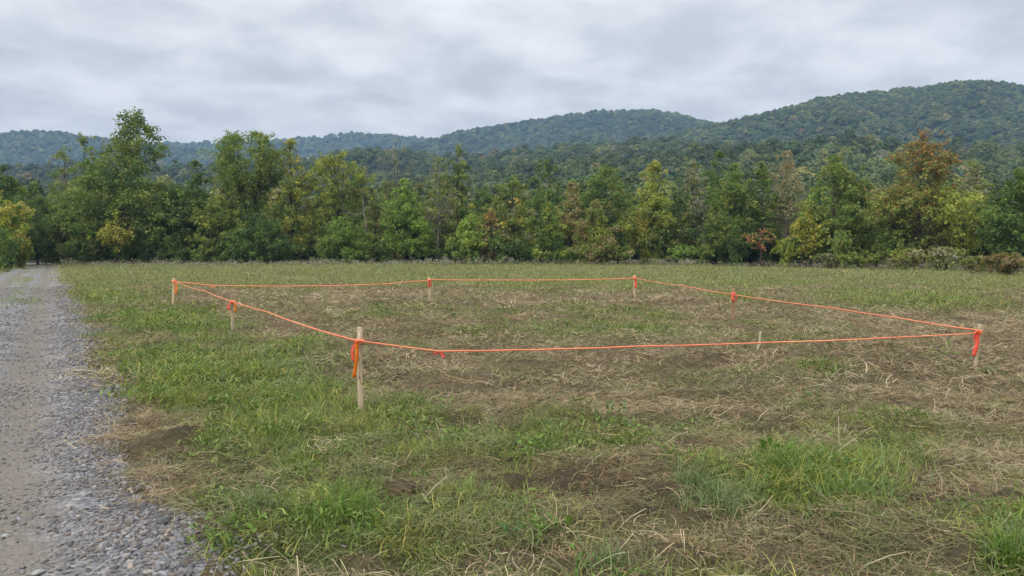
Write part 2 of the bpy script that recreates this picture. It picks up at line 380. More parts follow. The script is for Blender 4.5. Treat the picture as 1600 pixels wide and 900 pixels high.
# ------------------------------------------------------------------ ground and road (one grid, faces shared out)
def build_ground():
    rows = np.concatenate([[0.6, 1.2, 1.8, 2.4], np.geomspace(2.8, 32, 420), np.geomspace(33, 140, 110), [170, 220, 300, 450, 700, 1200, 2200, 4200]])
    cols = np.linspace(-0.86, 0.86, 460)
    Yg = np.repeat(rows[:, None], len(cols), 1); Xg = cols[None, :] * (Yg + 1.2)
    X, Y = Xg.ravel(), Yg.ravel()
    Z = zg(X, Y) * sstep(400, 140, Y)
    g, b = cover(X, Y)
    s = road_s(X, Y); onr = on_road(X, Y) & (road_a(X, Y) < 135)
    rb = np.exp(-((s + 0.95) / 0.32) ** 2) * 0.58 + np.exp(-((s + 2.7) / 0.35) ** 2) * 0.5 + 0.31
    rg = np.exp(-((s + 1.85) / 0.45) ** 2) * sstep(14, 32, Y) * 0.6
    # lumps of torn sod on bare soil
    Z = Z + np.where(onr, 0, b * 0.30 * (fbm(X * 2.0, Y * 3.4, 31, 5, .6) - 0.42))
    g2 = np.where(onr, rg, g); b2 = np.where(onr, rb, b)
    edgeY = 97 - 40 * sstep(6, 44, X)
    lit = sstep(-2, 5, Y - edgeY) * (~onr)
    lit = np.maximum(lit, sstep(-ROAD_W - 1.5, -ROAD_W - 3.5, s) * sstep(40, 70, Y) * 0.8)
    nr, nc = len(rows), len(cols)
    i = np.arange(nr - 1)[:, None] * nc; j = np.arange(nc - 1)[None, :]
    Q = np.stack([i + j, i + j + 1, i + nc + j + 1, i + nc + j], -1).reshape(-1, 4)
    rf = onr[Q].sum(1) >= 2
    V = np.stack([X, Y, Z], 1)
    at_ = {'green': g2, 'bare': b2, 'litter': lit}
    for name, sel, m in (('field', ~rf, M_GROUND), ('gravel_road', rf, M_ROAD)):
        F = Q[sel]; u, inv = np.unique(F, return_inverse=True); F = inv.reshape(-1, 4)
        VV = V[u]; A = {k: ('FLOAT', a[u]) for k, a in at_.items()}
        if name == 'field':       # the same ground goes on behind and beside the camera
            e = np.array([[-5000, -300, -.6], [5000, -300, -.6], [5000, 5000, -.6], [-5000, 5000, -.6]], float)
            F = np.concatenate([F, [[len(VV), len(VV) + 1, len(VV) + 2, len(VV) + 3]]]); VV = np.concatenate([VV, e])
            A = {k: ('FLOAT', np.concatenate([a, [0.5, 0.5, 0.5, 0.5]])) for k, (tp, a) in A.items()}
        o = link(name, np_mesh(name, VV, [F], m, A, True)); tag(o, kind='structure')
build_ground()

# ------------------------------------------------------------------ hills with woods
def leaf_quads(rg, C, size, nrm_bias, up=0.4, aspect=0.6):
    """diamond leaves at points C; nrm_bias = preferred normals"""
    n = len(C)
    nr = rg.normal(size=(n, 3)) * 0.75 + nrm_bias * 0.8 + np.array([0, 0, up]); nr /= np.linalg.norm(nr, axis=1)[:, None] + 1e-9
    a = np.cross(nr, rg.normal(size=(n, 3))); a /= np.linalg.norm(a, axis=1)[:, None] + 1e-9
    b = np.cross(nr, a); s = size[:, None]
    V = np.stack([C - a * s, C - b * s * aspect + nr * s * .12, C + a * s, C + b * s * aspect + nr * s * .12], 1).reshape(-1, 3)
    return V, np.arange(4 * n).reshape(-1, 4)
def ico(sub):
    import bmesh
    bm = bmesh.new(); bmesh.ops.create_icosphere(bm, subdivisions=sub, radius=1)
    v = np.array([x.co[:] for x in bm.verts]); f = np.array([[x.index for x in p.verts] for p in bm.faces]); bm.free(); return v, f
def canopy(seed, nleaf, leaf, conic=0.0):
    rg = np.random.default_rng(seed)
    nl = 9 if conic == 0 else 12
    cs, rs = [np.array([0, 0, .55])], [0.36]
    for i in range(nl):
        u = (i + .5) / nl; z = 0.25 + 0.72 * u
        R = (0.42 * math.sin(PI * min(1, u * .8 + .25)) if conic == 0 else 0.40 * (1.02 - u)) * rg.uniform(.6, 1.05)
        a = i * 2.4 + rg.uniform(-.5, .5); cs.append(np.array([math.cos(a) * R, math.sin(a) * R, z])); rs.append(rg.uniform(.13, .23) * (1 if conic == 0 else .75))
    cs = np.array(cs); rs = np.array(rs)
    w = rs ** 2; pick = rg.choice(len(cs), nleaf, p=w / w.sum())
    d = rg.normal(size=(nleaf, 3)); d /= np.linalg.norm(d, axis=1)[:, None]
    P = cs[pick] + d * (rs[pick] * rg.uniform(.75, 1.08, nleaf))[:, None] * np.array([1, 1, .85])
    V, Q = leaf_quads(rg, P, rg.uniform(.7, 1.3, nleaf) * leaf, d)
    tint = (rg.uniform(.78, 1.2, nleaf) * rg.uniform(.8, 1.2, len(cs))[pick])[:, None] * np.array([1, 1, 1.0])
    colr = np.repeat(tint, 4, 0)
    iv, jf = ico(1); Vb, Fb = [], []; nb = len(V)
    for c, r in zip(cs, rs):
        Vb.append(iv * r * 0.86 * np.array([1, 1, .85]) + c); Fb.append(jf + nb); nb += len(iv)
    tv, tq = tubes([(np.array([[0, 0, -.1], [0, 0, .6]]), np.array([.03, .015]), 5)])
    VV = np.concatenate([V] + Vb + [tv]); cc = np.concatenate([colr, np.full((len(VV) - len(V), 3), .8)])
    return np_mesh('canopy', VV, [Q, np.concatenate(Fb), tq + nb], M_FOREST, {'col': ('FLOAT_COLOR', cc)})
CAN_FAR = [canopy(100 + i, 420, .075) for i in range(6)]
CAN_MID = [canopy(120 + i, 1700, .042) for i in range(6)]
PAL = np.array([(.028, .050, .018), (.036, .058, .020), (.050, .072, .026), (.066, .086, .028), (.095, .105, .032), (.13, .12, .04), (.14, .085, .035), (.085, .085, .06), (.024, .042, .022)])
PALW = np.array([20, 22, 20, 14, 8, 2.5, .35, 2, 12.]); PALW /= PALW.sum()

def hill(sil, D, Y0, spacing, crown, kinds, seed, back=1.25, tree_h=None, spur=.14, bright=2.15, zk=.78):
    px = np.array([p[0] for p in sil], float); py = np.array([p[1] for p in sil], float)
    th = tree_h or crown * .85
    def height(t, Y):
        p = 800 + t * FPX
        y = np.interp(p, px, py)
        for k in (-24, -12, 12, 24): y = y + np.interp(p + k, px, py)
        y = y / 5
        Dt = D * (1 + .16 * (fbm(t * 3 + 9, t * 0 + seed, seed, 2) - .5))
        v = (450 - y) / FPX
        H = CAM_H + (-sP + v * cP) / (cP + v * sP) * Dt - th
        H = np.maximum(H, 0.5)
        u = (Y - Y0) / (Dt - Y0)
        up = np.clip(u, 0, 1) ** 1.08; dn = 1 - .5 * sstep(1, 1 + (back - 1) * 2, u)
        sp_ = spur * H * np.sin(PI * np.clip(u, 0, 1)) * ((fbm(t * D / 160 + seed, Y / 420, seed + 3, 3) - .5) * 2)
        return np.where(u < 1, H * up + sp_ - 1.0 * (u <= 0), H * dn)
    tl, tr = (px[0] - 800) / FPX, (px[-1] - 800) / FPX
    nt_, ny = 140, 60
    ys = np.linspace(Y0, D * back, ny); ts = np.linspace(tl, tr, nt_)
    T, Yg = np.meshgrid(ts, ys); Z = height(T.ravel(), Yg.ravel())
    # ends run down into the ground so the hill is a closed slope
    endf = np.minimum(sstep(0, .05, T.ravel() - tl), sstep(0, .05, tr - T.ravel())) if True else 1
    V = np.stack([(T * Yg).ravel(), Yg.ravel(), Z * endf - 0.7], 1)
    i = np.arange(ny - 1)[:, None] * nt_; j = np.arange(nt_ - 1)[None, :]
    Q = np.stack([i + j, i + j + 1, i + nt_ + j + 1, i + nt_ + j], -1).reshape(-1, 4)
    tag(link('hill', np_mesh('hill', V, [Q], M_HILL, None, True)), kind='structure')
    rg = np.random.default_rng(seed)
    Yb = D * 1.06
    area = (tr - tl) * (Yb ** 2 - Y0 ** 2) / 2; n = int(area / spacing ** 2)
    Y = np.sqrt(rg.uniform(Y0 ** 2, Yb ** 2, n)); t = rg.uniform(tl, tr, n)
    Z = height(t, Y) * np.minimum(sstep(0, .05, t - tl), sstep(0, .05, tr - t)) - 0.7
    X = t * Y
    k = rg.choice(len(PAL), n, p=PALW)
    patch = fbm(X / 60, Y / 60, seed + 8, 3)
    fold = fbm(X / 170, Y / 170, seed + 9, 3)
    C = (PAL[k] * .85 + PAL.mean(0) * .15) * rg.uniform(.84, 1.18, n)[:, None] * (0.55 + 0.5 * patch + .45 * fold)[:, None] * bright
    sz = crown * rg.uniform(.75, 1.25, n)
    S = np.stack([sz * 1.22, sz * 1.22, sz * zk * rg.uniform(.82, 1.15, n)], 1)
    R = np.stack([rg.normal(0, .06, n), rg.normal(0, .06, n), rg.uniform(0, 6.28, n)], 1)
    scatter('forest', kinds, np.stack([X, Y, Z - sz * .12], 1), R, S, rg.integers(0, len(kinds), n), C)
    return n
nT = 0
# the far blue ridge, then nearer and nearer hills
nT += hill([(120, 222), (280, 219), (340, 219), (420, 216), (520, 222), (700, 230)], 3600, 2700, 26, 26, CAN_FAR, 301, spur=.05)
nT += hill([(-330, 225), (-120, 212), (0, 207), (50, 199), (100, 203), (150, 211), (230, 221), (330, 232), (430, 250)], 1900, 1050, 13, 14, CAN_FAR, 302, spur=.25)
nT += hill([(300, 228), (400, 216), (450, 214), (500, 210), (550, 203), (600, 206), (660, 212), (740, 220), (850, 235)], 2400, 1500, 15, 16, CAN_FAR, 303, spur=.25)
nT += hill([(560, 240), (640, 222), (680, 212), (740, 197), (800, 190), (850, 181), (920, 170), (970, 169), (1030, 171), (1060, 175), (1095, 186), (1130, 192), (1200, 200), (1300, 210)], 1750, 900, 9.5, 11, CAN_FAR, 304, spur=.28)
nT += hill([(900, 236), (1000, 216), (1080, 196), (1130, 187), (1200, 168), (1250, 157), (1300, 144), (1400, 135), (1470, 126), (1520, 123), (1560, 125), (1600, 131), (1720, 150), (1900, 190)], 1150, 560, 7.4, 8.8, CAN_FAR, 305, spur=.28)
nT += hill([(-300, 262), (0, 256), (120, 252), (300, 256), (420, 250), (470, 246), (520, 234), (560, 226), (620, 231), (700, 240), (760, 233), (850, 226), (950, 218), (1060, 214), (1150, 220), (1250, 232)], 720, 420, 9.5, 10.5, CAN_MID, 306, zk=.95)
nT += hill([(560, 290), (700, 272), (800, 260), (900, 248), (1000, 238), (1100, 230), (1200, 222), (1300, 214), (1400, 217), (1500, 224), (1600, 228), (1750, 230), (1900, 240)], 470, 250, 8.8, 10, CAN_MID, 307, zk=1.05)
nT += hill([(-300, 300), (0, 292), (300, 294), (500, 290), (600, 284), (700, 292), (850, 286), (1000, 276), (1200, 268), (1400, 266), (1600, 268), (1900, 275)], 235, 150, 7, 8.5, CAN_MID, 308, tree_h=9, zk=1.15)
print('forest trees', nT)

# ------------------------------------------------------------------ trees
DG = (.094, .152, .049); MG = (.155, .237, .058); OL = (.218, .260, .069); YG = (.325, .364, .072); LG = (.235, .347, .074)
GO = (.414, .375, .090); OR = (.414, .263, .106); RE = (.325, .146, .078); GY = (.291, .286, .185); BR = (.325, .263, .140)
def envelope(u, shape):
    u = float(np.clip(u, 0, 1))
    if shape == 'cone': return max(.06, (1 - u) ** .8) * min(1, .5 + u * 3)
    if shape == 'broad': return (u / .36) ** .4 if u < .36 else max(.05, 1 - ((u - .36) / .64) ** 1.65) ** .85
    if shape == 'vase': return max(.12, (u / .62)) ** .9 if u < .62 else max(.06, 1 - ((u - .62) / .38) ** 2.0) ** .8
    return (u / .3) ** .45 if u < .3 else max(.04, 1 - ((u - .3) / .7) ** 1.45) ** .9
def gen_tree(seed, H, W, cb=.1, shape='oval', dens=1.0, leaf=.20, fork=1, cols=((OL, 1),), top=None, limbs=24, bark=None, bare=False, puff=1.0, lean=0):
    rg = np.random.default_rng(seed); paths = []; cl = []; cr = []; limbs = int(limbs * (1 if bare else 1.35))
    r0 = .0105 * H + .03; pr0 = (W * .060 + .16) * 1.1 * puff
    stems = []
    for k in range(fork):
        n = 12; t = np.linspace(0, 1, n)
        sa = rg.uniform(0, 6.28) if fork == 1 else (k * 2 * PI / fork + rg.uniform(-.4, .4))
        spread = 0 if fork == 1 else W * rg.uniform(.14, .24)
        sx = np.maximum(0, t - .18) ** .8 * spread
        wob = np.cumsum(rg.normal(0, .008 * H, (n, 2)), 0); wob[0] = 0
        top_h = H * (.95 if k == 0 else rg.uniform(.8, .93))
        P = np.stack([math.cos(sa) * sx + wob[:, 0] + lean * t * H, math.sin(sa) * sx * .8 + wob[:, 1], t * top_h], 1)
        P[0, 2] = -.3
        stems.append(P)
        paths.append((P, r0 * (1 - t * .9) * (1 if fork == 1 else .72) * (1 + .5 * np.exp(-t * 22)), 7))
    if not bare:        # leaf masses fill an uneven crown outline, each carried by a bough from the nearest stem
        us = np.linspace(.01, .985, 60); ev = np.array([envelope(u, shape) for u in us]); pw_ = ev ** 1.05 + .12; pw_ /= pw_.sum()
        n_cl = int((74 + 42 * min(2.2, H / 14)) * (.75 + .25 * W / 5) * limbs / 32); ph = rg.uniform(0, 50)
        nbig = 0
        for i in range(n_cl):
            u = float(np.clip(us[rg.choice(60, p=pw_)] + rg.normal(0, .012), .0, .99)); az = rg.uniform(0, 2 * PI)
            lump = float(vnoise(np.array([az * 1.15 + ph]), np.array([u * 4.2 + ph]), seed)[0])
            if lump < .22: continue
            Rm = envelope(u, shape) * W * .5 * (.70 + .58 * lump)
            rad = Rm * math.sqrt(rg.uniform(.12, 1)); z = H * (cb + (1 - cb) * u) + rg.normal(0, .012 * H)
            r_ = pr0 * rg.uniform(.55, 1.3) * (1.08 - .36 * u); rad = max(0., rad - r_ * .35)
            c = np.array([math.cos(az) * rad, math.sin(az) * rad, min(z, H - r_ * .35)])
            dmin = 1e9
            za = float(np.clip(c[2] - rad * rg.uniform(.35, .95) - .02 * H, max(.06, cb * .75) * H, .94 * H))
            for st in stems:
                f = float(np.interp(za, st[:, 2], np.arange(12))); a_ = min(int(f), 10); q0 = st[a_] + (st[a_ + 1] - st[a_]) * (f - a_)
                dd_ = np.linalg.norm(q0[:2] - c[:2])
                if dd_ < dmin: dmin = dd_; p0 = q0
            c[:2] += p0[:2] * .5
            m = 6; q = np.linspace(0, 1, m)[:, None]; P = p0 + (c - p0) * np.concatenate([q ** .9, q ** .9, q ** 1.25], 1)
            P[1:-1] += rg.normal(0, .05 * np.linalg.norm(c - p0), (m - 2, 3))
            big = rg.random() < .3; rl = r0 * (rg.uniform(.28, .42) if big else rg.uniform(.10, .2)) * (1.1 - .6 * u)
            paths.append((P, np.linspace(rl, max(.008, rl * .22), m), 5 if big else 4))
            cl.append(c); cr.append(r_)
            for k in range(2):
                o_ = rg.normal(0, 1, 3) * r_ * np.array([1.05, 1.05, .8]); cl.append(c + o_); cr.append(r_ * rg.uniform(.35, .75))
    for i in range(limbs if bare else 0):
        if rg.random() < (.12 if i < .72 * limbs else .45): continue
        st = stems[i % fork]
        u = ((i + rg.uniform(0, .9)) / limbs); zt = cb + (0.97 - cb) * u
        zt = min(zt, .96); f = zt * 11; a = int(min(f, 10)); p0 = st[a] + (st[a + 1] - st[a]) * (f - a)
        az = i * 2.399 + rg.uniform(-.5, .5)
        R = envelope(u, shape) * W * .5 * rg.choice([.45, .7, .9, 1.0, 1.1, 1.25]) * rg.uniform(.85, 1.12); R = max(R, .3)
        el = rg.uniform(.4, .95) + .5 * u - (.35 if shape == 'cone' else 0)
        d = np.array([math.cos(az), math.sin(az), 0.]); m = 6; q = np.linspace(0, 1, m)[:, None]
        lift = R * math.tan(min(el, 1.2)) * .7; dome = H * (1 - .56 * min(1.2, R / (W * .5)) ** 1.0 * rg.uniform(.45, 1.25)); lift = max(-.12 * R, min(lift, dome - p0[2], (H - p0[2]) * rg.uniform(.5, .97)))
        P = p0 + d * R * q + np.array([0, 0, 1.]) * lift * q ** (1.0 if shape == 'vase' else .8)
        P[1:] += np.cumsum(rg.normal(0, .045 * R, (m - 1, 3)), 0)
        rl = r0 * (.42 - .2 * u) * (R / (W * .5)) ** .5
        paths.append((P, np.linspace(rl, rl * .18, m), 5))
        nsub = 5 if bare else 6
        pr = (W * .066 + .12) * 1.15 * puff
        if not bare or rg.random() < .35:
            for q_ in (.5, .75, 1.0):
                j = min(int(q_ * 5), 5); cl.append(P[j] + rg.normal(0, .12 * R, 3)); cr.append(pr * rg.uniform(.6, 1.35) * (0.5 if bare else 1) * (1.15 - .35 * q_))
        for s_ in range(nsub):
            j = rg.integers(2, 6); b0 = P[j]; dd = d * rg.uniform(.2, 1) + rg.normal(0, .7, 3) + np.array([0, 0, .35]); dd /= np.linalg.norm(dd)
            ln = R * rg.uniform(.28, .6)
            B = b0 + dd * ln * np.linspace(0, 1, 4)[:, None]; B[1:] += np.cumsum(rg.normal(0, .05 * ln, (3, 3)), 0)
            B[:, 2] = np.minimum(B[:, 2], H * (1 - .25 * min(1.2, math.hypot(B[-1, 0], B[-1, 1]) / (W * .5)) ** 1.6))
            paths.append((B, np.linspace(rl * .4, rl * .08, 4), 4))
            if not bare or rg.random() < .2: cl.append(B[-1]); cr.append(pr * rg.uniform(.4, 1.15) * (0.5 if bare else 1))
            if bare:
                for z_ in range(4):
                    d2 = dd * .6 + rg.normal(0, .6, 3) + np.array([0, 0, .3]); d2 /= np.linalg.norm(d2); l2 = ln * rg.uniform(.35, .8)
                    C_ = B[rg.integers(1, 4)] + d2 * l2 * np.linspace(0, 1, 3)[:, None]; paths.append((C_, np.linspace(max(rl * .18, .012), .008, 3), 3))
    for st in stems:
        cl.append(st[-1] + np.array([0, 0, .15])); cr.append(W * .035 * puff + .1)
    cl = np.array(cl); cr = np.array(cr)
    top_z = H - cr * .3
    cl[:, 2] = np.maximum(np.minimum(cl[:, 2], top_z), cr * .4)
    tv, tq = tubes(paths); trunk = np_mesh('trunk', tv, [tq], bark or M_BARK, None, True)
    cnt = np.maximum(4, (cr ** 2 / leaf ** 2 * 4.2 * dens * rg.uniform(.55, 1.35, len(cr)))).astype(int)
    cap = 18500 if H < 17 else 36000
    if cnt.sum() > cap: cnt = np.maximum(4, cnt * cap // cnt.sum())
    pick = np.repeat(np.arange(len(cl)), cnt); n = len(pick)
    d = rg.normal(size=(n, 3)); d /= np.linalg.norm(d, axis=1)[:, None]
    Pn = cl[pick] + d * (cr[pick] * rg.uniform(0, 1, n) ** .45 * rg.choice([1, 1, 1, 1.35], n))[:, None] * np.array([1, 1, .82])
    Pn[:, 2] = np.maximum(Pn[:, 2], .08)
    V, Q = leaf_quads(rg, Pn, leaf * rg.uniform(.6, 1.3, n), d, .5)
    pal = np.array([c for c, w_ in cols]); pw = np.array([w_ for c, w_ in cols], float); pw /= pw.sum()
    cc = pal[rg.choice(len(pal), len(cl), p=pw)]
    c = cc[pick] * rg.uniform(.72, 1.3, n)[:, None] * rg.uniform(.82, 1.2, len(cl))[pick][:, None]
    c[:, 0] *= rg.uniform(.9, 1.14, n)
    if top is not None:     # leaves that have turned, from the top downwards
        f = np.clip((Pn[:, 2] / H - top[1]) / top[2], 0, 1) * .9 + rg.normal(0, .18, n); f = (f > rg.uniform(.1, .9, n)).astype(float)[:, None]
        c = c * (1 - f) + np.array(top[0]) * rg.uniform(.7, 1.3, n)[:, None] * f
    crown = np_mesh('crown', V, [Q], M_LEAF, {'col': ('FLOAT_COLOR', np.repeat(c, 4, 0))})
    return trunk, crown

def plant_tree(name, label, cx, ytop, wpx, Y, group=None, cat='tree', seed=1, **kw):
    X = (cx - 800) / FPX * Y
    z0 = zg1(X, Y); ztop = at(cx, ytop, Y).z
    tr, cr = gen_tree(seed, (ztop - z0) * 1.02, 1.13 * wpx / FPX * Y, **kw)
    o = thing(name, label, cat, (X, Y, z0), group)
    link('trunk', tr, o); link('crown', cr, o); return o
TG = 'trees along the edge of the field'
def line_Y(cx):       # depth of the front of the wood
    return float(np.interp(cx, [0, 60, 110, 1000, 1200, 1400, 1600], [84, 92, 100, 100, 93, 80, 66]))
TREES = [
 # cx, top, width, dY, label, options
 (12, 262, 105, 3, 'dark green tree cut by the left edge, taller and behind the yellowing one', dict(cols=((DG, 3), (MG, 2)), shape='broad', cb=.06)),
 (-4, 296, 100, -6, 'yellowing tree left of the gravel road with golden leaf sprays', dict(cols=((GO, 2), (YG, 2), (MG, 2)), cb=.08, shape='broad')),
 (60, 284, 60, 10, 'dark tree standing just left of where the road enters the wood', dict(cols=((DG, 2), (MG, 2), (OL, 1)), cb=.05)),
 (92, 296, 70, 24, 'olive tree closing the far end of the gravel road', dict(cols=((OL, 2), (MG, 2)), cb=.02, shape='broad')),
 (126, 212, 92, 6, 'upright olive green tree directly left of the tallest tree', dict(cols=((OL, 3), (MG, 2)), fork=2, puff=.85, dens=.8)),
 (150, 262, 92, 1, 'bushy bright green tree low beside the road, left of the tallest tree', dict(cols=((MG, 3), (LG, 1), (OL, 2)), cb=.03, shape='broad')),
 (217, 179, 172, 2, 'tallest tree of the line, broad olive crown with ragged top', dict(cols=((OL, 4), (DG, 3), (MG, 2)), limbs=40, cb=.04, puff=.95, dens=1.1, leaf=.17)),
 (183, 330, 52, -4, 'small yellow leaved tree in front of the tallest tree', dict(cols=((GO, 3), (YG, 3)), cb=.25, dens=.65, leaf=.18, limbs=16)),
 (262, 286, 96, -1, 'dark green spreading tree at the right foot of the tallest tree', dict(cols=((DG, 4), (MG, 2)), cb=.03, shape='broad')),
 (305, 252, 56, 2, 'slim deep green tree right of the tallest tree with dark bare lower trunk', dict(cols=((MG, 3), (DG, 2)), cb=.22)),
 (346, 306, 80, -1, 'low yellow green tree in the gap left of the open forked tree', dict(cols=((OL, 3), (YG, 1), (MG, 2)), cb=.06, shape='broad')),
 (352, 262, 76, 12, 'hazy olive tree seen behind the gap left of the open forked tree', dict(cols=((OL, 3), (GY, 1)), cb=.15)),
 (397, 210, 112, 3, 'open crowned tree with dark forked limbs showing through its leaves', dict(cols=((MG, 2), (OL, 3)), fork=2, cb=.36, shape='vase', dens=.75, puff=.95, limbs=38)),
 (402, 335, 96, -2, 'dark rounded tree under the open forked tree', dict(cols=((DG, 3), (MG, 1)), cb=.02, shape='broad')),
 (462, 220, 82, 2, 'tall olive gold tree between the forked tree and the golden one', dict(cols=((OL, 4), (GO, 1), (YG, 1)), cb=.12, puff=.85, top=(GO, .75, .5))),
 (526, 240, 94, 2, 'golden green tree with spreading crown and pale upper leaves', dict(cols=((YG, 2), (OL, 3), (MG, 2)), fork=3, cb=.3, shape='vase', dens=.8, top=(GO, .86, .5))),
 (540, 340, 86, -2, 'bushy mid green tree below the golden green crown', dict(cols=((MG, 3), (LG, 1), (OL, 1)), cb=.02, shape='broad')),
 (574, 268, 46, 0, 'leafless pale trunked tree beside the golden green tree', dict(bare=True, cols=((GY, 1), (OL, 1)), bark=M_PALEBARK, cb=.3, limbs=14, dens=.5)),
 (590, 330, 62, 3, 'brownish green tree behind the leafless pale trunk', dict(cols=((BR, 1), (OL, 3)), cb=.05)),
 (622, 222, 82, 9, 'tall leafless grey tree rising behind the bright green one', dict(bare=True, cols=((GY, 1),), bark=M_GREYBARK, cb=.35, limbs=24, fork=3, dens=.35)),
 (633, 291, 88, -3, 'bright green conical tree in front of the tall leafless one', dict(cols=((LG, 4), (MG, 2)), cb=.18, shape='cone', limbs=30, dens=.9)),
 (682, 258, 60, 0, 'thinly leaved grey green tree with a slender pale trunk', dict(cols=((GY, 2), (OL, 2)), cb=.3, dens=.42, bark=M_PALEBARK)),
 (716, 240, 78, 3, 'tall dark olive tree right of the thinly leaved pale trunked one', dict(cols=((OL, 4), (DG, 3)), cb=.12, puff=.85)),
 (735, 346, 54, -4, 'light green sapling at the foot of the tall dark olive tree', dict(cols=((LG, 3), (YG, 1)), cb=.05, leaf=.17)),
 (766, 336, 50, -2, 'small tree with a reddish orange top beside the light green sapling', dict(cols=((OL, 2), (BR, 2)), top=(OR, .5, .5), cb=.05, leaf=.17)),
 (803, 282, 84, 1, 'olive green tree with dense round crown near the middle of the line', dict(cols=((OL, 3), (MG, 2), (GY, 1)), cb=.05, shape='broad')),
 (852, 256, 62, 8, 'slender dark green tree standing tallest just right of the middle', dict(cols=((DG, 3), (MG, 3)), fork=2, cb=.2, puff=.8)),
 (860, 328, 82, -2, 'layered green tree with yellow tips left of the orange tinted trees', dict(cols=((MG, 3), (OL, 2), (YG, 1)), cb=.03, shape='cone')),
 (893, 294, 64, 2, 'rusty orange brown tree partly hidden by the leaning one', dict(cols=((OR, 1), (BR, 2), (OL, 3)), cb=.05, top=(BR, .55, .5))),
 (928, 326, 84, -4, 'low rusty olive tree leaning over the grass edge', dict(cols=((OL, 3), (BR, 2), (YG, 1)), cb=.03, shape='cone', lean=.02)),
 (948, 266, 92, 4, 'large rounded green tree behind the rusty leaning one', dict(cols=((MG, 3), (DG, 2), (OL, 1)), cb=.06, shape='broad')),
 (1017, 262, 86, -1, 'tall yellow green tree with golden left side', dict(cols=((YG, 3), (OL, 3), (GO, 1)), cb=.06, limbs=32)),
 (1056, 290, 66, -1, 'dark green tree pressed against the tall yellow green one', dict(cols=((DG, 3), (OL, 2)), cb=.04)),
 (1082, 260, 62, 9, 'grey green feathery tree behind the dark one right of the yellow green crown', dict(cols=((GY, 3), (OL, 1)), cb=.15, dens=.6)),
 (1101, 286, 52, 0, 'bare grey tree with fine upright twigs and thin yellowing leaves low down', dict(bare=True, cols=((GY, 2), (OL, 1)), bark=M_GREYBARK, cb=.15, limbs=24, dens=.55)),
 (1120, 246, 58, 12, 'deep green round topped tree rising behind the bare grey twigs', dict(cols=((MG, 3), (DG, 2)), cb=.1, shape='broad')),
 (1146, 268, 80, 0, 'tall full green tree right of the bare grey twigs', dict(cols=((MG, 4), (OL, 2)), cb=.04, limbs=30)),
 (1186, 266, 66, 1, 'dark green tree with its trunk showing above the red leaved shrub', dict(cols=((DG, 2), (MG, 2), (OL, 2)), cb=.22)),
 (1189, 368, 44, -6, 'small sapling with orange red leaves under the dark green tree', dict(cols=((RE, 3), (OR, 2), (OL, 1)), cb=.5, dens=.35, leaf=.13, limbs=11, shape='vase', puff=.8)),
 (1231, 245, 64, 4, 'half bare tan grey tree with a pale twiggy crown', dict(cols=((GY, 3), (BR, 2)), bark=M_PALEBARK, cb=.25, dens=.42, limbs=30)),
 (1262, 336, 56, -4, 'small bright yellow tree in front of the half bare tan one', dict(cols=((GO, 2), (YG, 3)), cb=.2, dens=.75, leaf=.16)),
 (1301, 258, 98, 0, 'broad fresh green tree between the yellow one and the red topped tree', dict(cols=((MG, 3), (LG, 1), (OL, 3)), cb=.04, shape='broad', limbs=32)),
 (1347, 270, 72, 2, 'green tree with bronze tips left of the red topped tree', dict(cols=((MG, 2), (OL, 3)), cb=.05, top=(BR, .85, .4))),
 (1431, 205, 134, 0, 'tall tree with red turning top over a green lower crown', dict(cols=((OL, 4), (YG, 1), (MG, 1)), cb=.1, limbs=40, shape='oval', top=((.33, .19, .08), .25, .85), puff=.9)),
 (1397, 322, 64, -2, 'olive undergrowth tree at the left foot of the red topped tree', dict(cols=((OL, 3), (MG, 2)), cb=.03)),
 (1512, 256, 62, 16, 'grey green round tree in the distance right of the red topped tree', dict(cols=((GY, 2), (OL, 2)), cb=.1, shape='broad')),
 (1506, 300, 96, 0, 'yellow green multi stemmed tree with dark slanting stems', dict(cols=((YG, 4), (OL, 2)), fork=3, cb=.2, shape='vase', dens=.7)),
 (1462, 330, 66, 2, 'drab olive tree squeezed between the red topped and the multi stemmed tree', dict(cols=((OL, 3), (BR, 1)), cb=.04)),
 (1592, 270, 110, 0, 'dark green tree cut by the right edge of the view', dict(cols=((MG, 3), (DG, 3)), cb=.04, shape='broad', limbs=32)),
 (1668, 290, 110, 0, 'green tree beyond the right edge of the view', dict(cols=((MG, 3), (OL, 3)), cb=.04, shape='broad')),
]
made = []
for i, (cx, top, wp, dY, lab, kw) in enumerate(TREES):
    kw = dict(kw); kw.setdefault('leaf', .138)
    nm = 'bare_tree' if kw.get('bare') else 'tree'
    made.append(plant_tree(nm, lab, cx, top - (9 if 560 < cx < 1360 else 0), wp, line_Y(cx) + dY, TG, seed=500 + i, **kw))

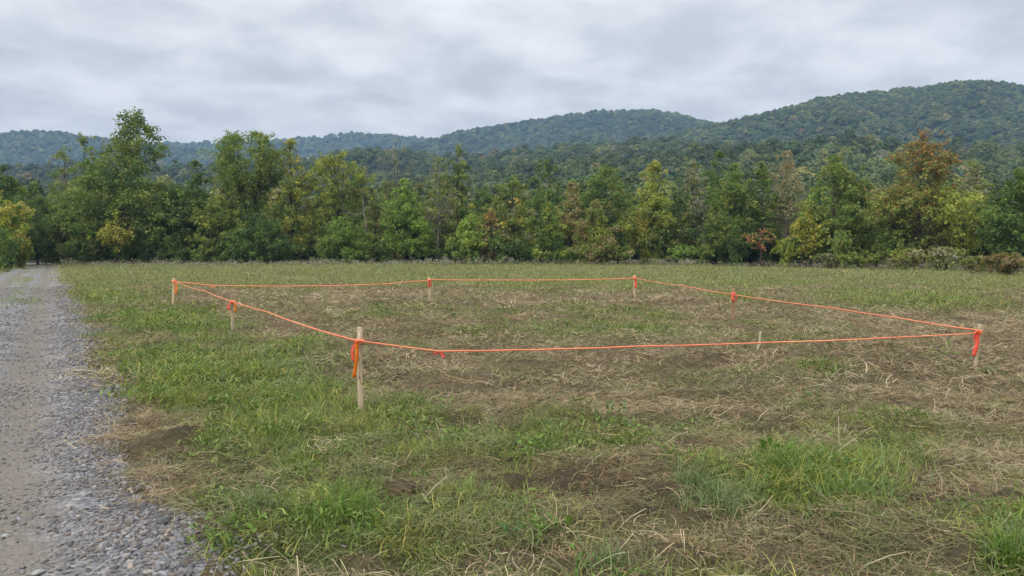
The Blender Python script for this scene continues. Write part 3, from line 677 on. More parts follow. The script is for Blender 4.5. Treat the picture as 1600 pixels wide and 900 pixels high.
# second row: copies turned about, standing in the wood behind
src = [made[i] for i in (0, 2, 6, 8, 14, 22, 25, 27, 30, 32, 36, 40, 41)]
def copy_thing(o, label=None):
    c = o.copy(); COL.objects.link(c)
    if label: c['label'] = label
    for ch in o.children:
        k = ch.copy(); COL.objects.link(k); k.parent = c; k.matrix_parent_inverse = Matrix()
    return c
r2 = np.random.default_rng(40)
for i in range(74):
    cx = -60 + i * 1740 / 73 + r2.uniform(-8, 8)
    Y = line_Y(cx) + r2.choice([10, 18, 28, 38]) + r2.uniform(-2, 2)
    if 40 < cx < 100: Y += 22
    o = copy_thing(src[i % len(src)], 'shaded tree filling the second row of the wood behind the front trees')
    o['group'] = 'second row of trees in the wood'
    hpx = r2.uniform(274, 318); H = at(cx, hpx, Y).z
    cr = [c for c in o.children if c.data.name.startswith('crown')][0]
    k = H / max(v[2] for v in cr.bound_box); wd = k * r2.uniform(.9, 1.25)
    o.location = ((cx - 800) / FPX * Y, Y, zg1((cx - 800) / FPX * Y, Y)); o.scale = (wd, wd, k); o.rotation_euler = (0, 0, r2.uniform(0, 6.28))
    f = r2.uniform(.75, 1.2); cr.color = (f * r2.uniform(.85, 1.2), f, f * .95, 1)

# shrubs at the foot of the trees
SHG = 'shrubs at the foot of the tree line'
shr = []
for k, (cols_, H_, W_) in enumerate([(((DG, 2), (MG, 2)), 2.4, 3.4), (((OL, 3), (MG, 1)), 2.0, 3.0), (((MG, 2), (OL, 2)), 1.7, 2.6), (((BR, 2), (OL, 2), (GY, 1)), 1.8, 3.2), (((OL, 2), (GY, 2)), 1.6, 2.8)]):
    shr.append(gen_tree(900 + k, H_, W_, cb=.02, shape='vase', dens=.9, leaf=.12, fork=3, cols=cols_, limbs=22, puff=.85))
def shrub(name, label, cx, Y, wpx, hpx, kind, rz, group=None, cat='shrub', tint=(1, 1, 1)):
    X = (cx - 800) / FPX * Y
    o = thing(name, label, cat, (X, Y, zg1(X, Y) - .05), group, rz)
    link('trunk', shr[kind][0], o); c = link('crown', shr[kind][1], o); c.color = (*tint, 1)
    W_, H_ = [(3.4, 2.4), (3.0, 2.0), (2.6, 1.7), (3.2, 1.8), (2.8, 1.6)][kind]
    s = .82 * wpx / FPX * Y / W_; o.scale = (s, s, 1.3 * hpx / FPX * Y / H_); return o
rs = np.random.default_rng(61)
SH = [(122, 'the upright olive green tree'), (150, 'the bushy bright green tree by the road'), (196, 'the small yellow leaved tree'), (232, 'the tallest tree'), (272, 'the dark spreading tree'),
      (312, 'the slim deep green tree'), (352, 'the low yellow green tree'), (408, 'the dark rounded tree'), (455, 'the tall olive gold tree'), (512, 'the golden green tree, on its left'),
      (552, 'the golden green tree, on its right'), (596, 'the brownish green tree'), (648, 'the bright green conical tree'), (692, 'the slender pale trunk'), (722, 'the tall dark olive tree'),
      (775, 'the reddish orange topped small tree'), (815, 'the dense round crowned olive tree'), (868, 'the layered green tree with yellow tips'), (902, 'the rusty orange brown tree'), (968, 'the large rounded green tree'),
      (1025, 'the tall yellow green tree'), (1062, 'the dark tree beside the yellow green one'), (1104, 'the bare grey twiggy tree'), (1152, 'the tall full green tree'), (1236, 'the half bare tan tree'), (1310, 'the broad fresh green tree')]
for i, (cx, ref) in enumerate(SH):
    f = rs.uniform(.8, 1.25)
    shrub('shrub', 'leafy green shrub at the foot of ' + ref, cx + rs.uniform(-6, 6), line_Y(cx) - 3.5 + rs.uniform(-1, 3), rs.uniform(36, 64), rs.uniform(18, 46), int(rs.choice([0, 0, 1, 2, 2])), rs.uniform(0, 6), SHG, tint=(f, f * rs.uniform(.95, 1.1), f))
for lab, cx, Y, wp, hp, k, tint, nm in [
    ('bright yellow green shrub below the small bright yellow tree', 1225, 82, 40, 34, 2, (1.25, 1.15, .8), 'shrub'),
    ('round grey green bush at the grass edge right of the red topped tree', 1474, 62, 62, 30, 4, (1, 1, 1), 'shrub'),
    ('wide rusty brown bush at the right end of the grass edge', 1572, 53, 84, 28, 3, (.8, .68, .66), 'shrub'),
    ('brown weedy bush between the round grey green and the rusty one', 1524, 58, 60, 22, 3, (.8, .85, .75), 'shrub'),
    ('olive bush in front of the red topped tree', 1412, 68, 74, 26, 4, (1.05, 1, .8), 'shrub'),
    ('low olive bush left of the red topped tree at the grass edge', 1340, 76, 66, 22, 1, (1, 1, .9), 'shrub'),
    ('mauve brown low brush along the grass under the yellow tree', 1290, 80, 60, 18, 3, (.75, .8, .85), 'shrub'),
    ('rusty brush at the far right beyond the rusty brown bush', 1640, 50, 90, 30, 3, (.8, .72, .66), 'shrub'),
    ('dark bush overhanging the left shoulder of the gravel road', 8, 66, 60, 52, 0, (.9, .95, .9), 'shrub'),
    ('green bush on the bank left of the gravel road, farther than the dark one', 34, 80, 40, 34, 1, (1.1, 1.0, .8), 'shrub'),
    ('pale green bush where the road enters the wood', 104, 96, 34, 26, 2, (.9, .9, .9), 'shrub'),
]:
    shrub(nm, lab, cx, Y, wp, hp, k, rs.uniform(0, 6), tint=tint)

# ------------------------------------------------------------------ stakes, cords, ribbons
def stake_mesh(h, wd, dp, seed):
    rg = np.random.default_rng(seed); n = 9; V = []
    for i, z in enumerate(np.linspace(-.18, h, n)):
        bow = .006 * math.sin(i * .9 + seed)
        k = 1.0 + .02 * rg.normal()
        c = .18
        for sx, sy in ((-1, -1 + c), (-1 + c, -1), (1 - c, -1), (1, -1 + c), (1, 1 - c), (1 - c, 1), (-1 + c, 1), (-1, 1 - c)):
            V.append((sx * wd / 2 * k + bow, sy * dp / 2 * k, z + (0 if i < n - 1 else rg.normal(0, .006))))
    b = len(V)
    Q = [(i * 8 + j, i * 8 + (j + 1) % 8, i * 8 + 8 + (j + 1) % 8, i * 8 + 8 + j) for i in range(n - 1) for j in range(8)]
    V.append((0, 0, h + .004)); T = [((n - 1) * 8 + j, (n - 1) * 8 + (j + 1) % 8, b) for j in range(8)]
    return np_mesh('stake', V, [np.array(Q), np.array(T)], M_WOOD)
STK = 'wooden stakes marking out the plot'
stakes = {}
def stake(key, base_px, top_px, label, wpx, tint, rz, wrap):
    Y = depth_of(base_px[1]); p = at(base_px[0], base_px[1], Y); z0 = zg1(p.x, p.y)
    t = at(top_px[0], top_px[1], Y)
    o = link('wooden_stake', stake_mesh(t.z - z0, wpx / FPX * Y, wpx / FPX * Y * .75, len(stakes)))
    tag(o, label, 'stake', STK); o.location = (p.x, p.y, z0); o.color = (*tint, 1)
    o.rotation_euler = (0.01, math.atan2(t.x - p.x, t.z - z0), rz)
    o.rotation_euler = (0.01, math.atan2(t.x - p.x, t.z - z0), 0) if abs(t.x - p.x) > .03 else (0.01, .0, rz)
    ww, dd = wpx / FPX * Y, wpx / FPX * Y * .75       # the cord taken round the stake
    hz = at(*wrap, Y).z - z0; rr_ = .011 * (Y / 8) ** .4; tb = []
    for q in (0, .9, -.8):
        a = np.linspace(0, 2 * PI, 25); f = 1 / np.maximum(np.abs(np.cos(a)), np.abs(np.sin(a))) ** .8
        tb.append((np.stack([np.cos(a) * f * (ww / 2 + rr_ * .6), np.sin(a) * f * (dd / 2 + rr_ * .6), hz + q * rr_ * 1.5 + .25 * rr_ * np.sin(a + q)], 1), np.full(25, rr_), 6))
    V, Q = tubes(tb[:3 if key in ('near', 'right') else 2]); link('cord_wrap', np_mesh('cord_wrap', V, [Q], M_CORD, None, True), o)
    stakes[key] = (p.x, Y, z0, t); return o
stake('near', (563, 648), (564, 511), 'nearest and thickest stake with long orange ribbon, in green grass', 8.6, (1, 1, 1), .25, (564, 533))
stake('right', (1523, 584), (1530, 506), 'leaning stake at the right corner where two cords meet', 5.6, (.9, .9, .92), .1, (1528, 518))
stake('leftmid', (364, 517), (365, 471), 'short stake halfway along the left side with ribbon loops on both sides', 5.2, (.8, .85, .85), .3, (365, 472))
stake('farleft', (271, 477), (272, 435), 'leftmost stake at the far left corner of the plot', 4.4, (1, .95, .85), .2, (272, 440))
stake('back', (671, 472), (671, 433), 'stake in the middle of the far side of the plot', 3.6, (.95, .98, .9), .15, (671, 438))
stake('backright', (991, 466), (992, 430), 'thin stake at the far right corner of the plot', 3.2, (1, 1, .9), .1, (992, 434))
stake('rightmid', (1145, 500), (1147, 450), 'dull brown stake halfway along the right side beside a dark clod', 4.0, (.62, .48, .40), .2, (1147, 459))

def cord(label, pts, rad):
    """pts: (px, py, depth) – densified, with slight sag and unevenness"""
    A, B = np.array(at(*pts[0])), np.array(at(*pts[-1])); P3 = [A]
    for px, py, _ in pts[1:-1]:      # points on the vertical plane through both ends
        u, v = (px - 800) / FPX, (450 - py) / FPX; k = u / (cP + v * sP)
        t = (k * A[1] - A[0]) / ((B[0] - A[0]) - k * (B[1] - A[1])); P3.append(np.array(at(px, py, A[1] + (B[1] - A[1]) * t)))
    P3.append(B); out = []
    for a, b in zip(P3[:-1], P3[1:]):
        n = max(6, int(np.linalg.norm(b - a) / .12)); q = np.linspace(0, 1, n, endpoint=False)[:, None]
        seg = a + (b - a) * q; seg[:, 2] -= (np.linalg.norm(b - a) * .0035 * 4 * q * (1 - q))[:, 0]; out.append(seg)
    P = np.concatenate(out + [P3[-1][None]]); rad = rad * .76
    rr = np.random.default_rng(len(pts)); P[1:-1, 2] += rr.normal(0, .0012, len(P) - 2)
    r = rad * (1 + .10 * np.sin(np.arange(len(P)) * 1.7))
    V, Q = tubes([(P, r, 7)])
    return tag(link('boundary_cord', np_mesh('cord', V, [Q], M_CORD, None, True)), label, 'cord', 'orange cords strung round the plot')
yn, yr, ylm, yfl, yb, ybr, yrm = (stakes[k][1] for k in ('near', 'right', 'leftmid', 'farleft', 'back', 'backright', 'rightmid'))
f_ = .075     # cord runs round the camera side of the stakes
cord('orange cord along the near side from the nearest stake to the leaning corner stake',
     [(561, 532, yn - f_), (600, 538, yn), (640, 543, yn + .1), (686, 548.5, yn + .25), (800, 547, yn + .62), (1000, 541, yn + 1.2), (1200, 535, yn + 1.8), (1400, 527, yn + 2.35), (1522, 520.5, yr - .05), (1530, 520, yr - .02)], .0115)
cord('orange cord along the right side from the leaning corner stake to the far right stake',
     [(1530, 516, yr - .05), (1500, 512.5, yr + .7), (1400, 496, 12.6), (1300, 481, 14.7), (1147, 460.5, yrm - .08), (1070, 447, 23), (992, 434.5, ybr - .05)], .0145)
cord('orange cord across the far side between the two back stakes',
     [(993, 434.5, ybr - .08), (900, 437, 28.2), (780, 437.5, 27.4), (671, 437, yb - .08)], .019)
cord('orange cord sagging on the far side from the back stake to the leftmost stake',
     [(671, 438, yb - .08), (640, 440, 26.2), (604, 443.5, 26.0), (480, 447, 25.7), (332, 446, 25.2), (272, 439.5, yfl - .08)], .018)
cord('orange cord along the left side from the leftmost stake to the nearest stake',
     [(273, 440, yfl - .08), (320, 455, 20), (364, 471, ylm - .08), (420, 488, 12.6), (470, 506.5, 10.2), (520, 522, 8.8), (561, 533, yn - .06)], .0125)

def strip(pts, wd, seed, twist=0.35, nrm=None):
    """thin hanging strip of tape along pts, solid, with flutter"""
    P = np.array(pts, float); n = len(P); rg = np.random.default_rng(seed)
    a = rg.uniform(-.5, .5) + np.linspace(0, twist, n)
    B = np.stack([np.cos(a), np.sin(a), np.zeros(n)], 1) * (wd * (1 + .08 * rg.normal(size=n)))[:, None] * .5
    th = np.stack([-np.sin(a), np.cos(a), np.zeros(n)], 1) * .0012
    V = np.concatenate([P - B - th, P + B - th, P + B + th, P - B + th]); i = np.arange(n - 1)
    Q = np.concatenate([np.stack([k * n + i, ((k + 1) % 4) * n + i, ((k + 1) % 4) * n + i + 1, k * n + i + 1], 1) for k in range(4)] + [np.array([[0, n, 2 * n, 3 * n], [n - 1, 2 * n - 1, 3 * n - 1, 4 * n - 1]])])
    return V, Q
def smooth_path(pxpts, Y, n=12, wob=.004, seed=0):
    P = np.array([at(x, y, Y) for x, y in pxpts]); t = np.linspace(0, 1, len(P)); q = np.linspace(0, 1, n)
    rg = np.random.default_rng(seed)
    out = np.stack([np.interp(q, t, P[:, k]) for k in range(3)], 1)
    for _ in range(2): out[1:-1] = (out[:-2] + 2 * out[1:-1] + out[2:]) / 4
    out[1:, 1] += np.cumsum(rg.normal(0, wob, n - 1)); return out
def ribbon(label, knot, Y, tails, ksize, group='flagging ribbons tied on the stakes and cords'):
    p = at(knot[0], knot[1], Y)
    o = thing('flagging_ribbon', label, 'ribbon', p, group)
    rg = np.random.default_rng(int(knot[0]))
    v, f = ico(2); v = v * (1 + .25 * rg.normal(size=(len(v), 1)) * .5) * np.array([1.1, .7, .8]) * ksize * .62
    link('knot', np_mesh('knot', v, [f], M_PINK), o)
    for i, (pp, wd, m) in enumerate(tails):
        V, Q = strip(smooth_path(pp, Y - .01 * i, seed=i + int(knot[0])) - np.array(p), wd, i + 3)
        link('tail', np_mesh('tail', V, [Q], m), o)
    return o
ribbon('long orange ribbon with a short red tail on the nearest stake', (557, 534), yn - .08,
       [([(556, 534), (550, 546), (552, 564)], .028, M_PINK), ([(557, 535), (558, 556), (553, 590)], .038, M_ORANGE)], .02)
ribbon('long pink orange ribbon hanging down the leaning corner stake', (1527, 519), yr - .06,
       [([(1527, 519), (1528, 534), (1521, 556)], .052, M_PINK), ([(1527, 520), (1521, 526), (1523, 533)], .04, M_PINK), ([(1526, 518), (1532, 519), (1533, 521)], .03, M_ORANGE)], .026)
ribbon('red ribbon loops on both sides of the short left stake', (363, 471), ylm - .09,
       [([(362, 471), (356, 478), (359, 485)], .05, M_PINK), ([(365, 471), (368, 478), (368, 488)], .04, M_ORANGE)], .035)
ribbon('narrow orange ribbon hanging from the leftmost stake', (274, 439), yfl - .09,
       [([(274, 439), (276, 448), (275, 460)], .06, M_ORANGE)], .05)
ribbon('small red ribbon tied round the middle stake of the far side', (671, 438), yb - .09,
       [([(671, 437), (669, 443), (670, 449)], .045, M_PINK), ([(671, 437), (674, 443), (674, 448)], .05, M_PINK)], .05)
ribbon('short red ribbon on the thin far right stake', (992, 434), ybr - .09,
       [([(992, 434), (994, 442), (993, 450)], .07, M_PINK)], .05)
ribbon('bunched red ribbon on the dull brown stake', (1147, 459), yrm - .1,
       [([(1147, 459), (1143, 465), (1147, 470)], .06, M_PINK), ([(1147, 459), (1152, 464), (1150, 470)], .05, M_PINK)], .045)
ribbon('little pink bow tied on the near cord right of the nearest stake', (686, 549), yn + .22,
       [([(685, 549), (680, 553), (675, 554)], .05, M_PINK), ([(687, 549), (691, 553), (694, 558)], .045, M_PINK)], .018)
ribbon('tiny orange bow on the sagging far cord near the leftmost stake', (332, 446), 25.15,
       [([(332, 446), (330, 449), (329, 450)], .05, M_ORANGE), ([(332, 446), (335, 447), (336, 449)], .05, M_ORANGE)], .035)
ribbon('tiny red tie on the sagging far cord left of the back stake', (604, 443.5), 25.95,
       [([(604, 443), (608, 445), (611, 446)], .05, M_PINK)], .035)

# ------------------------------------------------------------------ grass, straw, gravel
def blades(seed, n, hmin, hmax, wd, spread, bend, segs=4, lie=0.0, tipfade=True, yellow=.15):
    """a tuft: n tapered curved blades; lie 0 upright .. 1 flat"""
    rg = np.random.default_rng(seed)
    base = rg.normal(0, spread * .5, (n, 2)); az = rg.uniform(0, 2 * PI, n)
    ln = rg.uniform(hmin, hmax, n); el = (PI / 2) * (1 - lie) * rg.uniform(.55, 1.1, n) + (lie * rg.uniform(.0, .3, n)); el = np.minimum(el, PI / 2)
    bd = rg.uniform(.4, 1.2, n) * bend
    pts = np.zeros((n, segs + 1, 3)); pts[:, 0, :2] = base; pts[:, 0, 2] = -.01 + lie * rg.uniform(0, .03, n)
    da = rg.normal(0, .25 + lie * .35, n)
    e = el.copy(); a = az.copy()
    for k in range(segs):
        st = ln / segs
        pts[:, k + 1] = pts[:, k] + np.stack([np.cos(e) * np.cos(a), np.cos(e) * np.sin(a), np.sin(e)], 1) * st[:, None]
        e = e - bd * (0.35 + k * .3) / segs * 2; a = a + da / segs * 2
    if lie > .5: pts[:, :, 2] = np.maximum(pts[:, :, 2], .002)
    sd = np.stack([-np.sin(az), np.cos(az), rg.normal(0, .35, n)], 1)
    prof = np.linspace(1, .12, segs + 1) if lie < .5 else np.full(segs + 1, 1.0)
    prof[0] *= .8
    wv = wd * rg.uniform(.6, 1.3, n)
    A = pts - sd[:, None, :] * (wv[:, None] * prof[None, :])[:, :, None] * .5
    B = pts + sd[:, None, :] * (wv[:, None] * prof[None, :])[:, :, None] * .5
    V = np.stack([A, B], 2).reshape(n, (segs + 1) * 2, 3)
    k = np.arange(segs)[None, :] * 2; o = np.arange(n)[:, None] * (segs + 1) * 2
    Q = np.stack([o + k, o + k + 1, o + k + 3, o + k + 2], -1).reshape(-1, 4)
    tint = rg.uniform(.6, 1.35, n)[:, None] * np.ones((1, 3))
    ye = rg.random(n) < yellow; tint[ye] *= np.array([1.5, 1.25, 1.3])
    C = np.repeat(tint[:, None, :], (segs + 1) * 2, 1)
    return V.reshape(-1, 3), Q, C.reshape(-1, 3)
def tuft(m, *a, **k):
    V, Q, C = blades(*a, **k); return np_mesh('tuft', V, [Q], m, {'col': ('FLOAT_COLOR', C)})
G_NEAR = [tuft(M_GRASS, 10 + i, 60, .04, .13 + .02 * i, .0046, .18, 1.7, lie=.15 + .1 * i) for i in range(4)] + [tuft(M_GRASS, 20 + i, 60, .03, .09, .005, .2, 1.4, lie=.35) for i in range(3)]
G_MID = [tuft(M_GRASS, 30 + i, 40, .05, .14, .010, .34, 1.9, segs=3, lie=.3) for i in range(4)]
G_FAR = [tuft(M_GRASS, 40 + i, 30, .06, .16, .022, .8, 1.6, segs=2, lie=.3) for i in range(4)]
S_NEAR = [tuft(M_STRAW, 50 + i, 62, .03, .16 + .02 * (i % 3), .0029, .24, .25, segs=4, lie=.90, yellow=0) for i in range(6)]
S_MID = [tuft(M_STRAW, 60 + i, 44, .05, .2, .006, .42, .25, segs=3, lie=.90, yellow=0) for i in range(4)]
S_FAR = [tuft(M_STRAW, 70 + i, 34, .10, .28, .013, .9, .25, segs=2, lie=.88, yellow=0) for i in range(3)]
STALK = [tuft(M_STRAW, 80 + i, 4, .12, .34, .0038, .14, .5, segs=4, lie=.3 + .16 * i, yellow=0) for i in range(4)]

def wedge(rg, y0, y1, dens, tmax=.74):
    area = tmax * (y1 ** 2 - y0 ** 2) + 2.4 * (y1 - y0); n = int(area * dens)
    Y = np.sqrt(rg.uniform(y0 ** 2, y1 ** 2, n)); X = rg.uniform(-1, 1, n) * (tmax * Y + 1.2); return X, Y
GC = np.array([(.170, .245, .040), (.200, .255, .054), (.135, .215, .042), (.23, .27, .068), (.155, .225, .085), (.25, .255, .058)])
SC = np.array([(.43, .34, .195), (.37, .28, .155), (.25, .185, .105), (.50, .415, .26), (.15, .108, .062), (.31, .265, .145), (.32, .22, .13)])
def place(X, Y, rg, smin, smax, tilt=.15, zoff=0):
    n = len(X); Z = zg(X, Y); s = rg.uniform(smin, smax, n)
    R = np.stack([rg.normal(0, tilt, n), rg.normal(0, tilt, n), rg.uniform(0, 6.28, n)], 1)
    return np.stack([X, Y, Z + zoff], 1), R, s
rg = np.random.default_rng(77)
ACC = {'grass': [], 'straw': [], 'stalk': []}
def veg(y0, y1, dg, ds, gk, sk, gs, ss, dense_pow=1.1):
    X, Y = wedge(rg, y0, y1, dg); g, b = cover(X, Y)
    sm = road_s(X, Y); med = np.exp(-((sm + 1.85) / .4) ** 2) * sstep(16, 34, Y) * fbm(X * .8, Y * .8, 47, 3) * 1.3
    off = ~on_road(X, Y) | (rg.random(len(X)) < med * .35); edge = 97 - 40 * sstep(6, 44, X)
    g = np.maximum(g, med * .6); keep = off & (rg.random(len(X)) < np.clip(g, .03, 1) ** dense_pow * (1 - .75 * b)) & (Y < edge + 2) & (road_s(X, Y) > -ROAD_W - 6)
    s_ = road_s(X, Y); keep &= ~((s_ < .9) & (s_ > -1) & (rg.random(len(X)) < .75 * sstep(9, 5, Y)))
    X, Y, g = X[keep], Y[keep], g[keep]
    P, R, s = place(X, Y, rg, *gs); s = s * (.5 + .95 * g)
    pat = fbm(X * .5, Y * .5, 44, 3)
    c = GC[rg.integers(0, len(GC), len(X))] * rg.uniform(.8, 1.25, len(X))[:, None]
    dry = np.clip(1.0 - g * 1.5 + (pat - .5) * .8, 0, .75)[:, None] * rg.uniform(.3, 1, len(X))[:, None]
    c = c * (1 - dry) + np.array([.23, .205, .105]) * dry
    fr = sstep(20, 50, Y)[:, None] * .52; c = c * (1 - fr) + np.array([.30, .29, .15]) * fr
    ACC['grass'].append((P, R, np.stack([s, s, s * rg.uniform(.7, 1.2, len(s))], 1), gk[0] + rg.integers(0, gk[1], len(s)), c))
    X, Y = wedge(rg, y0, y1, ds); g, b = cover(X, Y)
    keep = ~on_road(X, Y) & (rg.random(len(X)) < np.clip(1.05 - g * .6, .3, 1) * (1 - .22 * b) * np.clip((fbm(X * 2.6, Y * 2.6, 66, 3) - .3) * 3.2 + b, .15, 1)) & (Y < 97 - 40 * sstep(6, 44, X)) & (road_s(X, Y) > -ROAD_W - 6)
    X, Y, g, b = X[keep], Y[keep], g[keep], b[keep]
    P, R, s = place(X, Y, rg, *ss, tilt=.12, zoff=.008)
    c = SC[rg.integers(0, len(SC), len(X))] * rg.uniform(.75, 1.2, len(X))[:, None]; c = c * (1 - .38 * b[:, None] * np.array([.85, 1, 1.1]))
    gm = (rg.random(len(X)) < np.clip(g * 1.1 + .06, 0, .85))[:, None] * rg.uniform(.4, 1, len(X))[:, None]; c = c * (1 - gm) + np.array([.135, .165, .06]) * gm
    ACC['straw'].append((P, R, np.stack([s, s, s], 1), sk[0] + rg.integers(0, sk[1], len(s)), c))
veg(2.6, 9, 140, 110, (0, 7), (0, 6), (.7, 1.35), (.7, 1.2))
veg(9, 20, 42, 34, (7, 4), (6, 4), (.8, 1.4), (.7, 1.2))
veg(20, 48, 16, 10, (7, 8), (10, 3), (.8, 1.3), (.6, 1.0))
veg(48, 100, 4.2, 2.0, (11, 4), (10, 3), (.9, 1.4), (.8, 1.2))
cat_ = lambda k: [np.concatenate([a[i] for a in ACC[k]]) for i in range(5)]
P, R, S, V_, C_ = cat_('grass'); scatter('grass', G_NEAR + G_MID + G_FAR, P, R, S, V_, C_); print('grass', len(P))
P, R, S, V_, C_ = cat_('straw'); scatter('dry_straw', S_NEAR + S_MID + S_FAR, P, R, S, V_, C_); print('straw', len(P))
# paler standing stalks
X, Y = wedge(rg, 3, 26, 4); g, b = cover(X, Y); k = ~on_road(X, Y) & (rg.random(len(X)) < .75 - .4 * g); X, Y = X[k], Y[k]
P, R, s = place(X, Y, rg, .6, 1.2, .3)
scatter('dry_stalks', STALK, P, R, np.stack([s] * 3, 1), rg.integers(0, 4, len(s)), np.array([.34, .285, .185]) * rg.uniform(.6, 1.15, len(s))[:, None])

# leafy low weeds mixed into the lush verge and the green patches
def leafy_tuft(seed):
    rg2 = np.random.default_rng(seed); Vs, Qs, Cs = [], [], []; b = 0
    for k in range(26):
        az, el = rg2.uniform(0, 2 * PI), rg2.uniform(.1, 1.0); ln, wd = rg2.uniform(.025, .06), rg2.uniform(.3, .46)
        o_ = np.array([rg2.normal(0, .08), rg2.normal(0, .08), rg2.uniform(.01, .09)])
        d = np.array([math.cos(az) * math.cos(el), math.sin(az) * math.cos(el), math.sin(el)]); sd = np.array([-math.sin(az), math.cos(az), rg2.normal(0, .2)])
        n_ = np.cross(d, sd); p = [o_, o_ + d * ln * .35 - sd * ln * wd * .5 + n_ * ln * .1, o_ + d * ln * .75 - sd * ln * wd * .36, o_ + d * ln - n_ * ln * .15, o_ + d * ln * .75 + sd * ln * wd * .36, o_ + d * ln * .35 + sd * ln * wd * .5 + n_ * ln * .1]
        Vs += p; Qs += [(b, b + 1, b + 2, b + 3), (b, b + 3, b + 4, b + 5)]; b += 6; Cs += [np.ones(3) * rg2.uniform(.7, 1.3)] * 6
    return np_mesh('leafy_tuft', np.array(Vs), [np.array(Qs)], M_GRASS, {'col': ('FLOAT_COLOR', np.array(Cs))})
LT = [leafy_tuft(90 + k) for k in range(5)]
X, Y = wedge(rg, 2.6, 9, 85); X2, Y2 = wedge(rg, 9, 22, 16); X, Y = np.concatenate([X, X2]), np.concatenate([Y, Y2]); g, b = cover(X, Y)
k = ~on_road(X, Y) & (rg.random(len(X)) < np.clip((g - .3) * 1.4, .006, .8) * np.clip((fbm(X * 1.4, Y * 1.4, 83, 3) - .38) * 5, 0, 1)); X, Y = X[k], Y[k]
P, R, s = place(X, Y, rg, .42, .95, .2); s = s * np.clip(.75 + Y * .09, 1, 2.4)
scatter('low_weeds', LT, P, R, np.stack([s] * 3, 1), rg.integers(0, 5, len(s)), np.array([(.14, .225, .045), (.17, .24, .055), (.115, .185, .05), (.19, .225, .08)])[rg.integers(0, 4, len(s))] * rg.uniform(.8, 1.2, len(s))[:, None]); print('weeds', len(P))

# pale seed heads and taller weeds along the far edge of the grass
def weedhead(seed):
    rg2 = np.random.default_rng(seed); V, Q, C = blades(seed, 16, .35, .8, .02, .5, .5, segs=3, yellow=0)
    C[:] = C * np.array([.15, .175, .07]); tips = V.reshape(16, -1, 3)[:, -1]
    c = np.repeat(tips[::2], 7, 0) + rg2.normal(0, .05, (8 * 7, 3)); v2, q2 = leaf_quads(rg2, c, rg2.uniform(.02, .04, len(c)), np.zeros_like(c))
    return np_mesh('weed_head', np.concatenate([V, v2]), [np.concatenate([Q, q2 + len(V)])], M_GRASS, {'col': ('FLOAT_COLOR', np.concatenate([C, np.tile([.50, .47, .38], (len(v2), 1))]))})
WH = [weedhead(k) for k in range(4)]
n = 1500; cxs = rg.uniform(100, 1640, n); Yl = np.interp(cxs, [0, 60, 110, 1000, 1200, 1400, 1600], [84, 92, 100, 100, 93, 80, 66]) - 5 - np.abs(rg.normal(0, 3.5, n)) * (1 + (cxs < 700))
keep = rg.random(n) < np.where(cxs < 700, 1, .45); cxs, Yl = cxs[keep], Yl[keep]; Xl = (cxs - 800) / FPX * Yl
P, R, s = place(Xl, Yl, rg, .4, 1.0, .15); s = s * (.5 + 1.5 * fbm(Xl * .25, Yl * .25, 71, 3) ** 1.5)
scatter('seed_heads', WH, P, R, np.stack([s] * 3, 1), rg.integers(0, 4, len(s)), np.ones((len(s), 3)) * rg.uniform(.7, 1.1, len(s))[:, None])

# gravel
def rock(seed, sub=2, m=None):
    rg2 = np.random.default_rng(seed); v, f = ico(sub)
    for _ in range(7):     # chop flats
        d = rg2.normal(size=3); d /= np.linalg.norm(d); h = rg2.uniform(.5, .85); q = v @ d
        v = v - np.maximum(q - h, 0)[:, None] * d * .92
    v = v * np.array([1, rg2.uniform(.55, .85), rg2.uniform(.3, .5)])
    return np_mesh('stone', v, [f], m or M_STONE, None, False)
ROCKS = [rock(700 + i, 1 if i % 2 else 2) for i in range(8)]
parts = []
def gravel(y0, y1, dens, r0, r1, sel):
    # sampled along the road
    n = int((y1 - y0) * 5.2 * dens); a = rg.uniform(y0, y1, n); s = rg.uniform(-ROAD_W - .4, 1.3, n)
    X = R0[0] + RU[0] * a + RN[0] * s; Y = R0[1] + RU[1] * a + RN[1] * s
    rut = (np.exp(-((s + .95) / .34) ** 2) + np.exp(-((s + 2.7) / .35) ** 2)) * np.clip(.25 + 1.5 * fbm(X * 1.7, Y * 1.7, 58, 3), 0, 1)
    e = road_edge(X, Y)
    p = sstep(.6, -.1, s - e) * (1 - .62 * rut) * np.clip((fbm(X * 2.1, Y * 2.1, 57, 3) - .36) * 3.6 + 1.0 * np.exp(-((s + .15) / .4) ** 2), .12, 1) * (1 - .5 * np.exp(-((s + 1.85) / .4) ** 2) * sstep(12, 30, a)) * sstep(-.35, .1, fbm(X * 1.3, Y * 1.3, 55, 3) - .35 + .25)
    p = np.maximum(p, .05 * sstep(1.3, .3, s - e) * sstep(12, 5, a))
    k = (rg.random(n) < p) & (Y > 2.2) & (X > -.9 * Y - 2); X, Y, s = X[k], Y[k], s[k]
    big = np.exp(-((s + .15) / .4) ** 2)
    rad = (r0 + (r1 - r0) * 1.5 * rg.random(len(X)) ** 2.2) * (1 + .9 * np.exp(-((s + .12) / .28) ** 2) * rg.random(len(X)))
    Z = zg(X, Y)
    tan = (rg.random(len(X)) < .3).astype(float)
    tone = rg.uniform(.12, .26, len(X)) * rg.choice([.75, 1, 1, 1.4], len(X)); C = tone[:, None] * np.array([1.02, 1.0, 1.03]) * tan[:, None] * np.array([1.15, 1, .82]) + tone[:, None] * np.array([1.02, 1.0, 1.03]) * (1 - tan)[:, None]
    C = np.clip(C, .07, .5)
    R = np.stack([rg.normal(0, .35, len(X)), rg.normal(0, .35, len(X)), rg.uniform(0, 6.28, len(X))], 1)
    parts.append((np.stack([X, Y, Z + rad * .18], 1), R, np.stack([rad] * 3, 1), rg.integers(0, 8, len(X)), C))
